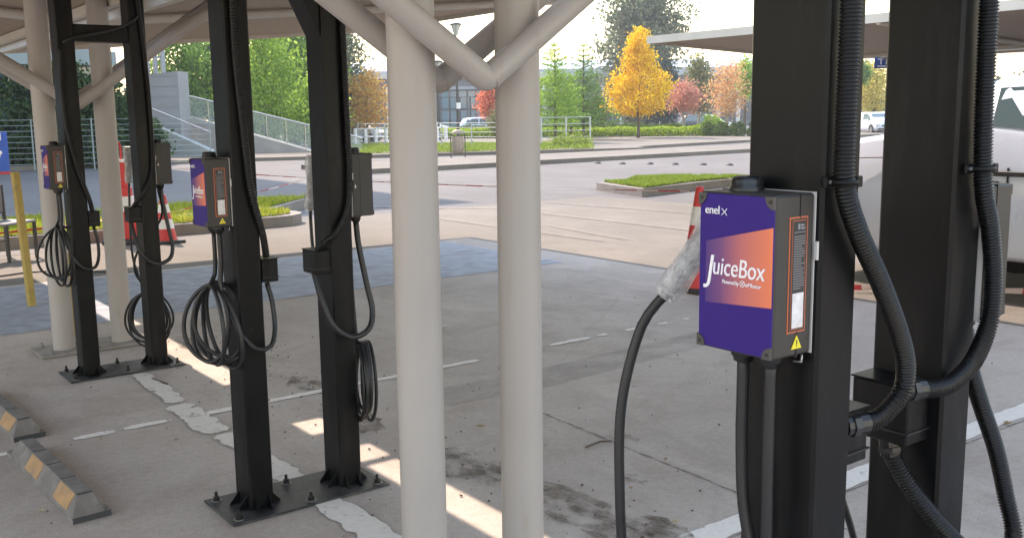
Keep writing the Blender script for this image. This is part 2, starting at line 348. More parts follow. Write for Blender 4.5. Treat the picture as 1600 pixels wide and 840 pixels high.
# ------------------------------------------------------------------ foliage helpers
def crown_mesh(mb,c,prof,n,size,clump=14,jit=.22,dens=.55,flat=1.,rnd=None,lumpy=.36):
    """leaf-sized faces in clumps through the crown's volume; prof = (height, radius) pairs"""
    rn=rnd or random; H=prof[-1][0]-prof[0][0]; zs=[p[0] for p in prof]
    def rad(z):
        for i in range(len(prof)-1):
            if prof[i][0]<=z<=prof[i+1][0]:
                t=(z-prof[i][0])/max(1e-6,prof[i+1][0]-prof[i][0]); return prof[i][1]*(1-t)+prof[i+1][1]*t
        return 0
    k=0; ph=rn.uniform(0,50)
    while k<n:
        z=rn.uniform(zs[0],zs[-1]); R=rad(z); R0=max(p[1] for p in prof)
        if rn.random()>(R/R0)**1.2+.06: continue
        a=rn.uniform(0,2*PI); lump=.84+lumpy*noise.noise(Vector((math.cos(a)*1.6+ph,math.sin(a)*1.6,z/max(.3,R0)*1.6)))
        rr=R*lump*(rn.random()**dens); cx=c[0]+rr*math.cos(a); cy=c[1]+rr*math.sin(a); cz=c[2]+z
        if noise.noise(Vector((cx,cy,cz))*(2.2/max(.6,R0))*1.6+Vector((ph,0,0)))<-.16: continue
        cr=jit*rn.uniform(.6,1.3)
        for _ in range(clump):
            p=Vector((cx+rn.gauss(0,cr),cy+rn.gauss(0,cr),cz+rn.gauss(0,cr*.8*flat))); s_=size*rn.uniform(.6,1.35)
            u=Vector((rn.gauss(0,1),rn.gauss(0,1),rn.gauss(0,.7))).normalized(); v=u.orthogonal().normalized()
            v=(Matrix.Rotation(rn.uniform(0,2*PI),3,u)@v); w_=u.cross(v)
            mb.v+= [tuple(p+v*s_),tuple(p+w_*s_*.55),tuple(p-v*s_),tuple(p-w_*s_*.55)]; o=len(mb.v)-4
            mb.f.append((o,o+1,o+2,o+3)); mb.sm.append(False); mb.mi.append(0); k+=1
            if k>=n: break
def trunk_mesh(mb,c,h,r,limbs=6,spread=1.,crown0=None,rn=random):
    pts=[Vector((c[0]+rn.uniform(-.03,.03)*h*i/6,c[1]+rn.uniform(-.03,.03)*h*i/6,c[2]+h*i/6)) for i in range(7)]
    mb.tube(pts,r,8,[r*(1.25 if i==0 else 1-.13*i) for i in range(7)])
    for i in range(limbs):
        t=rn.uniform(.35,.9); p=pts[int(t*6)]; a=rn.uniform(0,2*PI); L=spread*rn.uniform(.5,1.)
        q=p+Vector((math.cos(a)*L*.5,math.sin(a)*L*.5,L*.45)); e=p+Vector((math.cos(a)*L,math.sin(a)*L,L*1.05))
        mb.tube([p,q,e],r*.4,6,[r*.42,r*.28,r*.1])
bark=mat('bark',(.10,.075,.055),.9,var=.3,scale=8,bump=.4,bscale=30)
bark_pale=mat('bark_pale',(.26,.23,.20),.9,var=.2,scale=8)
LM={}
def lm(k):
    D=dict(yellow=((.55,.30,.008),(.80,.52,.015),(.92,.70,.04),.5),green=((.06,.14,.03),(.14,.27,.06),(.27,.42,.11),.5),
     light=((.15,.28,.03),(.27,.44,.06),(.42,.56,.12),.5),bright=((.17,.30,.02),(.31,.44,.04),(.45,.55,.08),.45),dark=((.02,.045,.02),(.045,.085,.035),(.09,.15,.065),.35),
     grey=((.08,.11,.07),(.15,.19,.12),(.25,.28,.18),.4),orange=((.48,.24,.06),(.66,.38,.11),(.60,.50,.16),.55),
     red=((.50,.12,.06),(.66,.20,.11),(.70,.32,.20),.5),rust=((.50,.24,.11),(.66,.38,.20),(.55,.46,.22),.5),
     hedge=((.05,.10,.02),(.10,.17,.035),(.17,.26,.05),.35),cover=((.12,.20,.02),(.22,.31,.05),(.34,.40,.10),.4),
     blued=((.025,.05,.045),(.045,.075,.065),(.07,.11,.09),.2),olive=((.12,.14,.05),(.20,.21,.09),(.28,.27,.13),.35),pale_grass=((.18,.27,.03),(.34,.40,.05),(.52,.47,.10),.4),pink=((.42,.15,.11),(.55,.24,.18),(.62,.36,.26),.5),pale=((.40,.36,.10),(.58,.50,.12),(.68,.60,.2),.4))
    if k not in LM: LM[k]=leaf_mat('leaves_'+k,*D[k][:3],D[k][3])
    return LM[k]
def tree(name,base,h_trunk,prof,n,size,kind,label,group=None,bk=None,tr=.12,jit=.25,clump=14,dens=.5,limbs=6,lumpy=.36):
    o=empty(name,base,0,label,'tree',group); rn=random.Random(hash(name+label)%9999 if False else len(label)*37+int(abs(base[0])*10))
    t=MB(); trunk_mesh(t,(0,0,-.02),h_trunk,tr,limbs,max(p[1] for p in prof)*.75,rn=rn); t.build('trunk',bk or bark,o)
    c=MB(); crown_mesh(c,(0,0,0),prof,n,size,clump,jit,dens,rnd=rn,lumpy=lumpy); c.build('crown',lm(kind),o)
    return o
def base_at(px,D):  # ground point seen in column px at distance D along the view
    lo,hi=100,800
    for _ in range(40):
        m=(lo+hi)/2
        if at(px,m,D).z>0: lo=m
        else: hi=m
    p=at(px,(lo+hi)/2,D); p.z=0; return p
def ztop(px,py,D): return at(px,py,D).z
def grass_mesh(mb,inside,bbox,n,h,z,rn=random,w=.006):
    k=0
    while k<n:
        x=rn.uniform(bbox[0],bbox[1]); y=rn.uniform(bbox[2],bbox[3])
        if not inside(x,y): continue
        if noise.noise(Vector((x*.9,y*.9,7)))+.5*noise.noise(Vector((x*3,y*3,1)))<-.22 and rn.random()<.85: k+=1; continue
        a=rn.uniform(0,PI); hh=h*rn.uniform(.5,1.3)*(1+.5*noise.noise(Vector((x*1.2,y*1.2,3)))); dx,dy=math.cos(a)*w,math.sin(a)*w; lx,ly=rn.gauss(0,hh*.35),rn.gauss(0,hh*.35)
        o=len(mb.v); mb.v+=[(x-dx,y-dy,z),(x+dx,y+dy,z),(x+lx,y+ly,z+hh)]; mb.f.append((o,o+1,o+2)); mb.sm.append(False); mb.mi.append(0); k+=1
def in_poly(poly):
    def f(x,y):
        r=False; n=len(poly)
        for i in range(n):
            x0,y0=poly[i]; x1,y1=poly[(i+1)%n]
            if (y0>y)!=(y1>y) and x<(x1-x0)*(y-y0)/(y1-y0)+x0: r=not r
        return r
    return f
turf=mat('turf_soil',(.13,.12,.045),.95,var=.3,scale=5)
def inset(poly,d):
    cx=sum(p[0] for p in poly)/len(poly); cy=sum(p[1] for p in poly)/len(poly)
    return [(cx+(x-cx)*(1-d/max(.01,math.hypot(x-cx,y-cy))),cy+(y-cy)*(1-d/max(.01,math.hypot(x-cx,y-cy)))) for x,y in poly]
def island(poly,label_g,n,h,kind='cover',kh=.15):
    g=MB(); g.prism(poly,-.1,kh); struct(g.build('island_kerb',kerb_m))
    q=inset(poly,.17); g=MB(); g.prism(q,kh-.06,kh+.012); struct(g.build('island_soil',turf))
    g=MB(); xs=[p[0] for p in q]; ys=[p[1] for p in q]; grass_mesh(g,in_poly(q),(min(xs),max(xs),min(ys),max(ys)),n,h,kh+.01,w=.011)
    tag(g.build('grass',lm(kind)),label_g,'grass',kind='stuff')
def arc(cx,cy,r,a0,a1,n=6): return [(cx+r*math.cos(R_(a0+(a1-a0)*i/n)),cy+r*math.sin(R_(a0+(a1-a0)*i/n))) for i in range(n+1)]
_q=lambda x,y,z:tuple(gp(x,y,z)[:2])
island([_q(932,296,0),_q(960,301,0),_q(1003,307,0),_q(1090,296,0),_q(1175,287,0),_q(1210,279,.1),_q(1180,273,.2),_q(1080,272,.2),_q(990,274,.2),_q(966,280,.2)],'bright grass on the kerbed traffic island behind the red cone',34000,.065)
island([(-2,13.75)]+arc(6.0,14.35,.6,-90,60)+[(8.2,17.0)]+[(5.6,17.1),(3.2,16.4),(-2,16.4)],'yellow green grass on the kerbed island behind the barrier',26000,.07,'pale_grass')

# verge with fence and bin
vp_=[(19.2,36.2),(21.6,34.3),(28.5,31.9),(33.0,37.4),(30.5,43),(26,46.5),(22,46)]
g=MB(); g.prism(vp_,.0,.135); struct(g.build('verge_soil',turf))
g=MB(); grass_mesh(g,in_poly(vp_),(12,33,31,52),22000,.14,.13,w=.02); tag(g.build('grass',lm('cover')),'mown grass verge under the metal rail fence','grass',kind='stuff')

# speed bumps in the road: small dark studs
g=MB(); g.lathe([(0,.07),(.06,.062),(.10,.035),(.125,0)],n=18); g.v=[(x*1.0,y*1.0,z) for x,y,z in g.v]
stud0=None; SP=[(21.7,24.1),(21.95,23.2),(22.4,22.4),(22.7,21.6),(23.1,20.8),(23.4,20.0)]
for i,(x,y) in enumerate(SP):
    if stud0 is None: stud0=g.build('road_stud',stopper_dark); s_=stud0
    else: s_=stud0.copy(); COL.objects.link(s_)
    s_.location=(x,y,-.01)
    tag(s_,('dark domed road stud, %s in the row crossing the sunlit road'%['leftmost','second from the left','third from the left','third from the right','second from the right','rightmost'][i]),'road stud','road studs in a row across the road')

# ------------------------------------------------------------------ canopies
def rib_panel(mb,x0,z0,x1,z1,y0,y1,t=.05):
    """corrugated sheet sloping from (x0,z0) to (x1,z1)"""
    n=int(abs(y1-y0)/.25); 
    mb.add([(x0,y0,z0),(x1,y0,z1),(x1,y1,z1),(x0,y1,z0),(x0,y0,z0+t),(x1,y0,z1+t),(x1,y1,z1+t),(x0,y1,z0+t)],[(0,3,2,1),(4,5,6,7),(0,1,5,4),(1,2,6,5),(2,3,7,6),(3,0,4,7)])
    dx=(x1-x0)/abs(x1-x0)
def canopy(x_l,z_l,x_v0,x_v1,z_v,x_r,z_r,y0,y1,label,group,closers=()):
    o=empty('parking_canopy',(0,0,0),0,label,'canopy',group)
    for (xa,za,xb,zb) in((x_l,z_l,x_v0,z_v),(x_v1,z_v,x_r,z_r)):
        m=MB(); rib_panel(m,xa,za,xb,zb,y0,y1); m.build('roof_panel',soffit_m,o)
        m=MB(); sl_=(zb-za)/(xb-xa)
        outer=xa if xa==x_l else xb; zo=za if xa==x_l else zb; sg=-1 if xa==x_l else 1
        # outer long fascia, end fascias, inner edge tube
        m.box(min(outer,outer+sg*.05),max(outer,outer+sg*.05),y0-.05,y1+.05,zo-.05,zo+.085)
        for ye in(y0,y1):
            s2=1 if ye==y1 else -1; ya,yb=(ye+.002,ye+.055) if s2>0 else (ye-.055,ye-.002)
            m.add([(xa,ya,za-.05),(xb,ya,zb-.05),(xb,yb,zb-.05),(xa,yb,za-.05),(xa,ya,za+.085),(xb,ya,zb+.085),(xb,yb,zb+.085),(xa,yb,za+.085)],[(0,3,2,1),(4,5,6,7),(0,1,5,4),(1,2,6,5),(2,3,7,6),(3,0,4,7)])
        m.build('fascia',fascia_paint,o)
        # rafters under the sheet (along x) and purlins (along y)
        for y in(y1-4.75,y1-9.4):
            m=MB(); m.cyl((xa,y,za-.045),(xb,y,zb-.045),.04,n=10); m.build('rafter',fascia_paint,o)
        m=MB()
        for t in(.012,):
            tt=t if xa!=x_l else 1-t; x=xa+(xb-xa)*tt; z=za+(zb-za)*tt
            m.box(x-.03,x+.03,y0,y1,z-.075,z-.005)
        m.build('purlin',fascia_paint,o)
    for (c0,c1) in closers:
        m=MB(); m.box(x_v0-.02,x_v1+.02,c0,c1,z_v+.055,z_v+.075); m.build('sun_gap_blocker',fascia_paint,o)  # unseen plates added across the roof gap to break up the sun strip
    return o
canopy(-1.9,2.79,2.08,2.24,2.45,7.35,2.9,1.1,13.45,'pale steel canopy roof overhead, brown underside, reaching over the black charging posts','butterfly canopies over the parking rows',closers=((7.16,8.12),(6.62,6.90),(6.34,6.39),(9.9,10.3)))  # unseen near end and left wing cut back to let in more light
canopy(13.44,2.93,18.5,18.7,2.74,24,2.95,-3,13.45,'distant pale steel canopy roof jutting in behind the near black posts','butterfly canopies over the parking rows')
def support(x,y,label,near=True):
    o=empty('canopy_support',(x,y,0),0,label,'column','twin tube columns carrying the canopy')
    for dx in(-.197,.197):
        m=MB(); m.cyl((dx,0,.02),(dx,0,2.46),.0715,n=40); m.build('pole',white_paint,o)
    vz=1.72
    for sy in(-1,1):
        yy=.125*sy if sy<0 else .14
        m=MB()
        vx=-.014
        m.cyl((vx-.006,yy,vz-.012),(vx-1.12,yy,2.455),.039,n=24); m.build('brace_strut',white_paint,o)
        m=MB(); m.lathe([(.0395*math.sin(PI*i/10),.0395*-math.cos(PI*i/10)) for i in range(11)],(vx,yy,vz-.010),20); m.build('brace_joint',white_paint,o)
        m=MB(); m.cyl((vx+.006,yy,vz-.012),(vx+1.08,yy,2.465),.039,n=24); m.build('brace_strut',white_paint,o)
    m=MB(); m.box(-.38,.38,-.17,.21,0.003,.018,.004); m.build('base_plate',mat('cement_pad',(.30,.27,.24),.85,var=.2,scale=8),o)
    for bx in(-.31,0,.31):
        for by in(-.13,.16):
            m=MB(); m.cyl((bx,by,.018),(bx,by,.03),.016,n=6,smooth=False); m.cyl((bx,by,.03),(bx,by,.05),.008,n=8); m.build('anchor_bolt',washer_m,o)
    return o
support(1.745,2.54,'pair of white tube columns with V braces in the foreground, between the black posts')
support(1.733,7.30,'pair of white tube columns with V braces at far left behind the black posts')

# ------------------------------------------------------------------ charging frames (posts, crossbar, base plate)
HX,HY=.051,.077
def frame(cx,cy,xs,label,gus=False,bar=True,bz=2.035):
    o=empty('charger_frame',(cx,cy,0),0,label,'frame','black steel charger frames')
    for px_ in xs:
        m=MB(); m.box(px_-HX,px_+HX,-HY,HY,.012,2.42,.006); p=m.build('post',black_steel,o)
        # stiffeners around the foot
        for dx,dy,ax in((-.03,-HY,'y-'),(.03,-HY,'y-'),(-.03,HY,'y+'),(.03,HY,'y+'),(-HX,-.04,'x-'),(-HX,.04,'x-'),(HX,-.04,'x+'),(HX,.04,'x+')):
            m=MB(); t=.003; L=.042; H=.055
            if ax[0]=='y':
                s2=-1 if ax=='y-' else 1; a=[(px_+dx-t,dy,.012),(px_+dx-t,dy+s2*L,.012),(px_+dx-t,dy+s2*L,.018),(px_+dx-t,dy,.012+H)]; b=[(x+2*t,y,z) for x,y,z in a]
            else:
                s2=-1 if ax=='x-' else 1; a=[(px_+dx,dy-t,.012),(px_+dx+s2*L,dy-t,.012),(px_+dx+s2*L,dy-t,.018),(px_+dx,dy-t,.012+H)]; b=[(x,y+2*t,z) for x,y,z in a]
            m.add(a+b,[(0,1,2,3),(7,6,5,4),(0,4,5,1),(1,5,6,2),(2,6,7,3),(3,7,4,0)]); m.build('stiffener',black_steel,o)
    if bar:
        m=MB(); m.box(xs[0]+HX+.001,xs[1]-HX-.001,-HY+.012,HY-.012,bz,bz+.10,.004); m.build('crossbar',black_steel,o)
    if gus:
        for a,s2 in((xs[1]-HX,-1),):
            m=MB(); P=[(a+s2*.001,bz-.001),(a+s2*.075,bz-.001),(a+s2*.001,1.925)]
            vs=[(x,-HY+.014,z) for x,z in P]+[(x,HY-.014,z) for x,z in P]; m.add(vs,[(0,1,2),(5,4,3),(0,3,4,1),(1,4,5,2),(2,5,3,0)]); m.build('gusset',black_steel,o)
    m=MB(); m.box(-.355,.355,-.165,.165,.003,.0125,.002); m.build('base_plate',plate_steel,o)
    for bx in(-.315,0,.315):
        for by in(-.125,.125):
            m=MB(); m.use(washer_m).cyl((bx,by,.0125),(bx,by,.0155),.021,n=18).use(bolt_m).cyl((bx,by,.0155),(bx,by,.019),.017,n=16).cyl((bx,by,.019),(bx,by,.032),.0125,n=6,smooth=False).cyl((bx,by,.032),(bx,by,.052),.0065,n=10); m.build('anchor_bolt',None,o)
    return o
frame(1.68,3.745+.04,(-.195,.215),'black twin post charger frame in the middle, on a dusty bolted plate',gus=True,bz=2.075)
frame(1.71,6.50,(-.205,.22),'black twin post charger frame at far left with its crossbar showing',bz=2.078)
frame(1.60,1.035,(-.202,.198),'large black twin post charger frame nearest the camera at right')
POST={'E':(1.485,3.785),'F':(1.895,3.785),'G':(1.505,6.50),'H':(1.93,6.50),'C':(1.398,1.035),'D':(1.798,1.035)}

# ------------------------------------------------------------------ chargers
def panel_mats():
    m=bpy.data.materials.new('printed_orange_fade'); m.use_nodes=True; n=m.node_tree.nodes; l=m.node_tree.links; b=n['Principled BSDF']
    tc=n.new('ShaderNodeTexCoord'); sp=n.new('ShaderNodeSeparateXYZ'); l.new(tc.outputs['Object'],sp.inputs[0])
    # object space of the print: y runs across the box front
    mr=n.new('ShaderNodeMapRange'); mr.inputs[1].default_value=-.082; mr.inputs[2].default_value=.082; l.new(sp.outputs[1],mr.inputs[0])
    rp=n.new('ShaderNodeValToRGB'); e=rp.color_ramp.elements; e[0].position=.0; e[0].color=(.78,.19,.07,1); e[1].position=.93; e[1].color=(.030,.0095,.165,1); k=e.new(.42); k.color=(.46,.12,.12,1); k=e.new(.68); k.color=(.15,.045,.16,1)
    l.new(mr.outputs[0],rp.inputs[0]); l.new(rp.outputs[0],b.inputs[0]); b.inputs['Roughness'].default_value=.42
    return m
purple_m=mat('printed_purple',(.030,.0095,.165),.5,spec=.25,var=.06,scale=3)
fade_m=panel_mats()
def wrap_material():
    m=bpy.data.materials.new('bubble_wrap'); m.use_nodes=True; n=m.node_tree.nodes; l=m.node_tree.links; b=n['Principled BSDF']
    b.inputs['Base Color'].default_value=(.62,.62,.62,1); b.inputs['Roughness'].default_value=.16; b.inputs['Coat Weight'].default_value=1.; b.inputs['Alpha'].default_value=.62
    tc=n.new('ShaderNodeTexCoord'); v=n.new('ShaderNodeTexVoronoi'); v.inputs['Scale'].default_value=160; l.new(tc.outputs['Object'],v.inputs[0])
    z=n.new('ShaderNodeTexNoise'); z.inputs['Scale'].default_value=45; z.inputs['Detail'].default_value=8; l.new(tc.outputs['Object'],z.inputs[0])
    a=n.new('ShaderNodeMath'); a.operation='ADD'; l.new(v.outputs[0],a.inputs[0]); l.new(z.outputs[0],a.inputs[1])
    bp=n.new('ShaderNodeBump'); bp.inputs['Strength'].default_value=.6; bp.inputs['Distance'].default_value=.005; l.new(a.outputs[0],bp.inputs['Height']); l.new(bp.outputs[0],b.inputs['Normal'])
    rp=n.new('ShaderNodeValToRGB'); rp.color_ramp.elements[0].color=(.66,.66,.67,1); rp.color_ramp.elements[1].color=(.80,.80,.81,1); rp.color_ramp.elements[0].position=.3; rp.color_ramp.elements[1].position=.7
    l.new(z.outputs[0],rp.inputs[0]); l.new(rp.outputs[0],b.inputs['Base Color'])
    ar=n.new('ShaderNodeMapRange'); ar.inputs[1].default_value=.3; ar.inputs[2].default_value=.7; ar.inputs[3].default_value=.38; ar.inputs[4].default_value=.62; l.new(z.outputs[0],ar.inputs[0]); l.new(ar.outputs[0],b.inputs['Alpha'])
    return m
wrap_m=wrap_material()
BW,BD,BH=.159,.101,.264   # width, depth, height of the charger box
def charger(side,label):
    """built with its back at x=0 and its front towards -x; side=+1 turns it to face the other way"""
    o=empty('ev_charger',(0,0,0),0,label,'charger','wall box chargers bolted to the black posts')
    w=BW/2; 
    m=MB(); m.box(-BD,-.0036,-w,w,0,BH,.004); m.build('housing',housing_m,o)
    # raised ledge lines round the housing
    m=MB(); m.box(-.003,-.0005,-w-.0004,w+.0004,-.0005,BH+.0008); m.build('back_plate',backplate_m,o)
    m=MB(); m.box(-BD*.42,-BD*.40,-w-.0012,w+.0012,-.0012,BH+.0012); m.build('lid_seam',gland_m,o)
    fx=-BD-.0015
    m=MB(); m.box(-BD-.0015,-BD+.004,-w+.003,w-.003,.003,BH-.003,.001); p=m.build('front_panel',purple_m,o)
    # fading orange trapezoid: taller at the -y edge
    m=MB(); x=fx-.0009; y0,y1=-w+.0035,w-.018
    m.add([(x,y0,.086),(x,y1,.078),(x,y1,.182),(x,y0,.214),(x+.0006,y0,.086),(x+.0006,y1,.078),(x+.0006,y1,.182),(x+.0006,y0,.214)],[(0,3,2,1),(4,5,6,7),(0,1,5,4),(1,2,6,5),(2,3,7,6),(3,0,4,7)]); m.build('orange_print',fade_m,p)
    ux=(0,-1,0); uy=(0,0,1)
    text_mesh('wordmark',"uiceBox",.043,ink_white,p,(x-.0002,w-.036,.128),ux,uy,.12,width=.107)
    text_mesh('wordmark_initial',"J",.062,ink_white,p,(x-.0002,w-.015,.117),ux,uy,.18,width=.022)
    text_mesh('small_print',"Powered by",.0095,ink_white,p,(x-.0002,w-.056,.1145),ux,uy,.1,width=.034)
    text_mesh('small_print',"eMotor",.0095,ink_white,p,(x-.0002,w-.104,.1145),ux,uy,.1,width=.032)
    m=MB(); c=Vector((x-.0006,w-.097,.118))
    for rr in(.0050,): 
        pts=[c+Vector((0,rr*math.cos(2*PI*i/20),rr*math.sin(2*PI*i/20))) for i in range(21)]; m.tube(pts,.0006,6)
    m.tube([c+Vector((0,-.003,-.003)),c+Vector((0,.003,.003))],.0006,6); m.tube([c+Vector((0,.003,-.003)),c+Vector((0,-.003,.003))],.0006,6); m.build('small_emblem',ink_white,p)
    text_mesh('maker_mark',"enel",.020,ink_white,p,(fx-.0004,w-.016,.228),ux,uy,0,width=.030)
    m=MB(); c=Vector((fx-.001,w-.056,.2325))
    for s2 in(-1,1):
        m.tube([c+Vector((0,-.0055,-.0055*s2)),c+Vector((0,-.0018,-.0012*s2)),c+Vector((0,.0055*1,.0055*s2))],.0007,6)
    m.build('maker_cross',ink_white,p)
    for yy,s2 in((-w,1),(w,-1)):
        for zz,s3 in((0,1),(BH,-1)):
            m=MB(); n=8; q=[(yy+s2*.002,zz+s3*.002)]+[(yy+s2*(.002+.017*math.cos(PI/2*i/n)),zz+s3*(.002+.020*math.sin(PI/2*i/n))) for i in range(n+1)]
            vs=[(fx-.003,a,b) for a,b in q]+[(fx+.002,a,b) for a,b in q]; k=len(q); m.use(pad_m); m.add(vs,[tuple(range(k)),tuple(range(k,2*k))[::-1]]+[(i,(i+1)%k,k+(i+1)%k,k+i) for i in range(k)])
            m.use(gland_m); m.cyl((fx-.0045,yy+s2*.009,zz+s3*.010),(fx-.0025,yy+s2*.009,zz+s3*.010),.003,n=10); m.build('corner_screw',None,o)
    # the label side (faces the camera row)
    sy=-w-.0009 if side<0 else w+.0009; sg=-1 if side<0 else 1
    def sq(mb,x0,x1,z0,z1,lift): 
        ya=sy+sg*lift; yb=sy-sg*.0008; mb.box(x0,x1,min(ya,yb),max(ya,yb),z0,z1)
    l_=MB(); l_.use(orange_ink); sq(l_,-.068,-.022,.040,.228,.0); l_.use(label_black); sq(l_,-.0655,-.0245,.0425,.2255,.0006)
    l_.use(orange_ink); sq(l_,-.0615,-.0285,.0455,.2225,.0010); l_.use(label_black); sq(l_,-.0605,-.0295,.0465,.2215,.0014)
    l_.use(label_white); sq(l_,-.0585,-.0305,.048,.105,.002)
    l_.use(label_grey); sq(l_,-.0585,-.0305,.203,.204,.002)
    l_.use(label_grey)
    for i in range(22): 
        z=.112+i*.0040; x1=-.0305-random.Random(i).choice((0,0,.003,.008)); sq(l_,-.0582,x1,z,z+.0012,.002)
    sq(l_,-.049,-.044,.208,.217,.002); sq(l_,-.042,-.032,.208,.211,.002); sq(l_,-.042,-.034,.213,.216,.002)
    l_.build('rating_label',None,o)
    l_=MB(); l_.use(warn_yellow); ya=sy+sg*.001
    tri=[(-.056,.013),(-.030,.013),(-.043,.035)]; vs=[(a,ya,b) for a,b in tri]+[(a,ya-sg*.0012,b) for a,b in tri]
    l_.add(vs,[(0,1,2),(5,4,3),(0,3,4,1),(1,4,5,2),(2,5,3,0)]); l_.use(label_black); l_.box(-.044,-.042,min(ya,ya+sg*.0006),max(ya,ya+sg*.0006),.0195,.0275); l_.box(-.044,-.042,min(ya,ya+sg*.0006),max(ya,ya+sg*.0006),.0165,.0182); l_.build('warning_label',None,o)
    # latch on the back plate edge, antenna cap, glands
    m=MB(); m.box(-.006,-.001,(-w-.008),(-w-.0026),.155,.185); m.box(-.006,-.001,(w+.0026),(w+.008),.155,.185); m.build('mounting_tab',backplate_m,o)
    m=MB(); c=(-.040,.030,BH); m.lathe([(.0285,.0),(.0285,.006),(.0265,.008),(.0265,.017),(.024,.022),(.016,.0245),(0,.025)],c,24); m.build('antenna_cap',gland_m,o)
    for yy in(.028,-.030):
        m=MB(); m.lathe([(0,.0),(.020,0),(.021,-.004),(.021,-.017),(.018,-.019),(.0165,-.027),(.012,-.029),(0,-.029)],(-.042,yy,0),20); m.build('cable_gland',gland_m,o)
    m=MB(); m.tube([(-.012,-w+.01,-.004),(-.012,-w+.01,-.016),(-.012,-w+.026,-.018)],.002,8); m.build('ground_hook',zinc,o)
    if side>0:
        o.rotation_euler=(0,0,PI)
        m=MB(); m.box(-.020,-.015,w+.0006,w+.003,.12,.133); m.build('side_catch',silver_clip,o)
    return o
CHG={}
CZ={'C':1.206,'D':1.19,'E':1.185,'F':1.185,'G':1.19,'H':1.19}
CL={'C':'large purple and orange charger box nearest the camera, with legible lettering',
    'D':'grey brown charger box seen from behind at the right edge of the photo',
    'E':'purple and orange charger box on the left post of the middle frame',
    'F':'dark charger box on the right post of the middle frame',
    'G':'small purple charger box on the left post of the farthest frame',
    'H':'small dark charger box on the right post of the farthest frame'}
for k in'CDEFGH':
    s_=-1 if k in'CEG' else 1; c=charger(s_,CL[k]); x,y=POST[k]; CHG[k]=c
    c.location=(x+s_*(HX+.0005),y+(.0135 if s_<0 else -.005),CZ[k])
# remove the printed side labels that only the left-facing boxes show
for k in'DFH':
    for ch in list(CHG[k].children):
        if ch.name.split('.')[0] in('rating_label','warning_label'): bpy.data.objects.remove(ch)
def child(mbo,k):
    """attach world-space geometry as a part of charger k"""
    r=CHG[k]; mw=Matrix.Translation(r.location)@r.rotation_euler.to_matrix().to_4x4(); mbo.parent=r; mbo.matrix_parent_inverse=mw.inverted(); return mbo
def plug(k,p_top,p_bot,sc=1.):
    p_top=Vector(p_top); p_bot=Vector(p_bot); d=(p_bot-p_top).normalized(); L=(p_bot-p_top).length
    m=MB(); n=6; m.tube([p_top+(p_bot-p_top)*t for t in(0,.1,.35,.7,1.)],.02,14,[.022*sc,.026*sc,.025*sc,.019*sc,.014*sc]); b=child(m.build('charging_plug',gland_m),k)
    # crumpled wrap: lumpy sleeve
    m=MB(); N=22; K=20; vs=[]; u=d.orthogonal().normalized(); v=d.cross(u)
    for i in range(N+1):
        t=i/N; c=p_top+(p_bot-p_top)*(t*1.04-.02); base=(.036+.004*math.sin(t*9)-.012*t)*sc
        if i==N: base*=.86
        for j in range(K):
            a=2*PI*j/K; rr=base*(1+.11*noise.noise(Vector((math.cos(a)*1.6,math.sin(a)*1.6,t*7+ord(k))))+.05*noise.noise(Vector((math.cos(a)*4,math.sin(a)*4,t*22))))
            vs.append(c+u*(rr*math.cos(a))+v*(rr*math.sin(a)))
    m.add(vs,[(i*K+j,i*K+(j+1)%K,(i+1)*K+(j+1)%K,(i+1)*K+j) for i in range(N) for j in range(K)]+[tuple(range(K))[::-1],tuple(range(N*K,N*K+K))],True)
    w_=m.build('plastic_wrap',wrap_m); w_.parent=b
    m=MB(); q=p_bot-d*.01; u2=d.orthogonal().normalized(); m.tube([q+(u2*math.cos(a)+d.cross(u2)*math.sin(a))*.017*sc for a in[2*PI*i/16 for i in range(17)]],.003,6); t=m.build('tape_band',mat('clear_tape',(.45,.45,.44),.3),None); t.parent=b
    return b
RC=.0088
def cable(k,pts,r=RC,name='charging_cable',step=.02):
    m=MB(); m.tube(smooth_path(pts,step),r,12); return child(m.build(name,rubber_m),k)
def coil(k,c,h,w,hh,turns,feed,seed,r=.0078,skew=.25,end=None):
    """hung loops: c = top centre, h = horizontal direction of the loop plane"""
    rn=random.Random(seed); c=Vector(c); h=Vector(h).normalized(); nrm=h.cross(Vector((0,0,1))); pts=[Vector(p) for p in feed]
    out=[]
    for t in range(turns):
        W=w*rn.uniform(.72,1.08); H=hh*rn.uniform(.86,1.06); ang=rn.uniform(-skew,skew); dirv=(h*math.cos(ang)+nrm*math.sin(ang)); off=h*rn.uniform(-.035,.035)+nrm*rn.uniform(-.018,.018)
        tilt=rn.uniform(-.12,.12)
        for i in range(26):
            a=PI/2+2*PI*i/26; x=math.cos(a)*W/2*(1.0-.12*math.sin(a)); z=(math.sin(a)-1)*H/2
            out.append(c+off*(1-math.sin(a))*.5+dirv*(x+z*tilt)+Vector((0,0,z))+nrm*(.010*(t-turns/2)))
    pts+=out
    if end: pts+=[Vector(p) for p in end]
    m=MB(); q=pts
    m.tube(smooth_path(q,.03),r,9); return child(m.build('charging_cable',rubber_m),k)
def strap(k,p,r=.016):
    m=MB(); m.tube([Vector(p)+Vector((r*math.cos(a),r*math.sin(a),0)) for a in[2*PI*i/14 for i in range(15)]],.004,6); return child(m.build('cable_tie',gland_m),k)
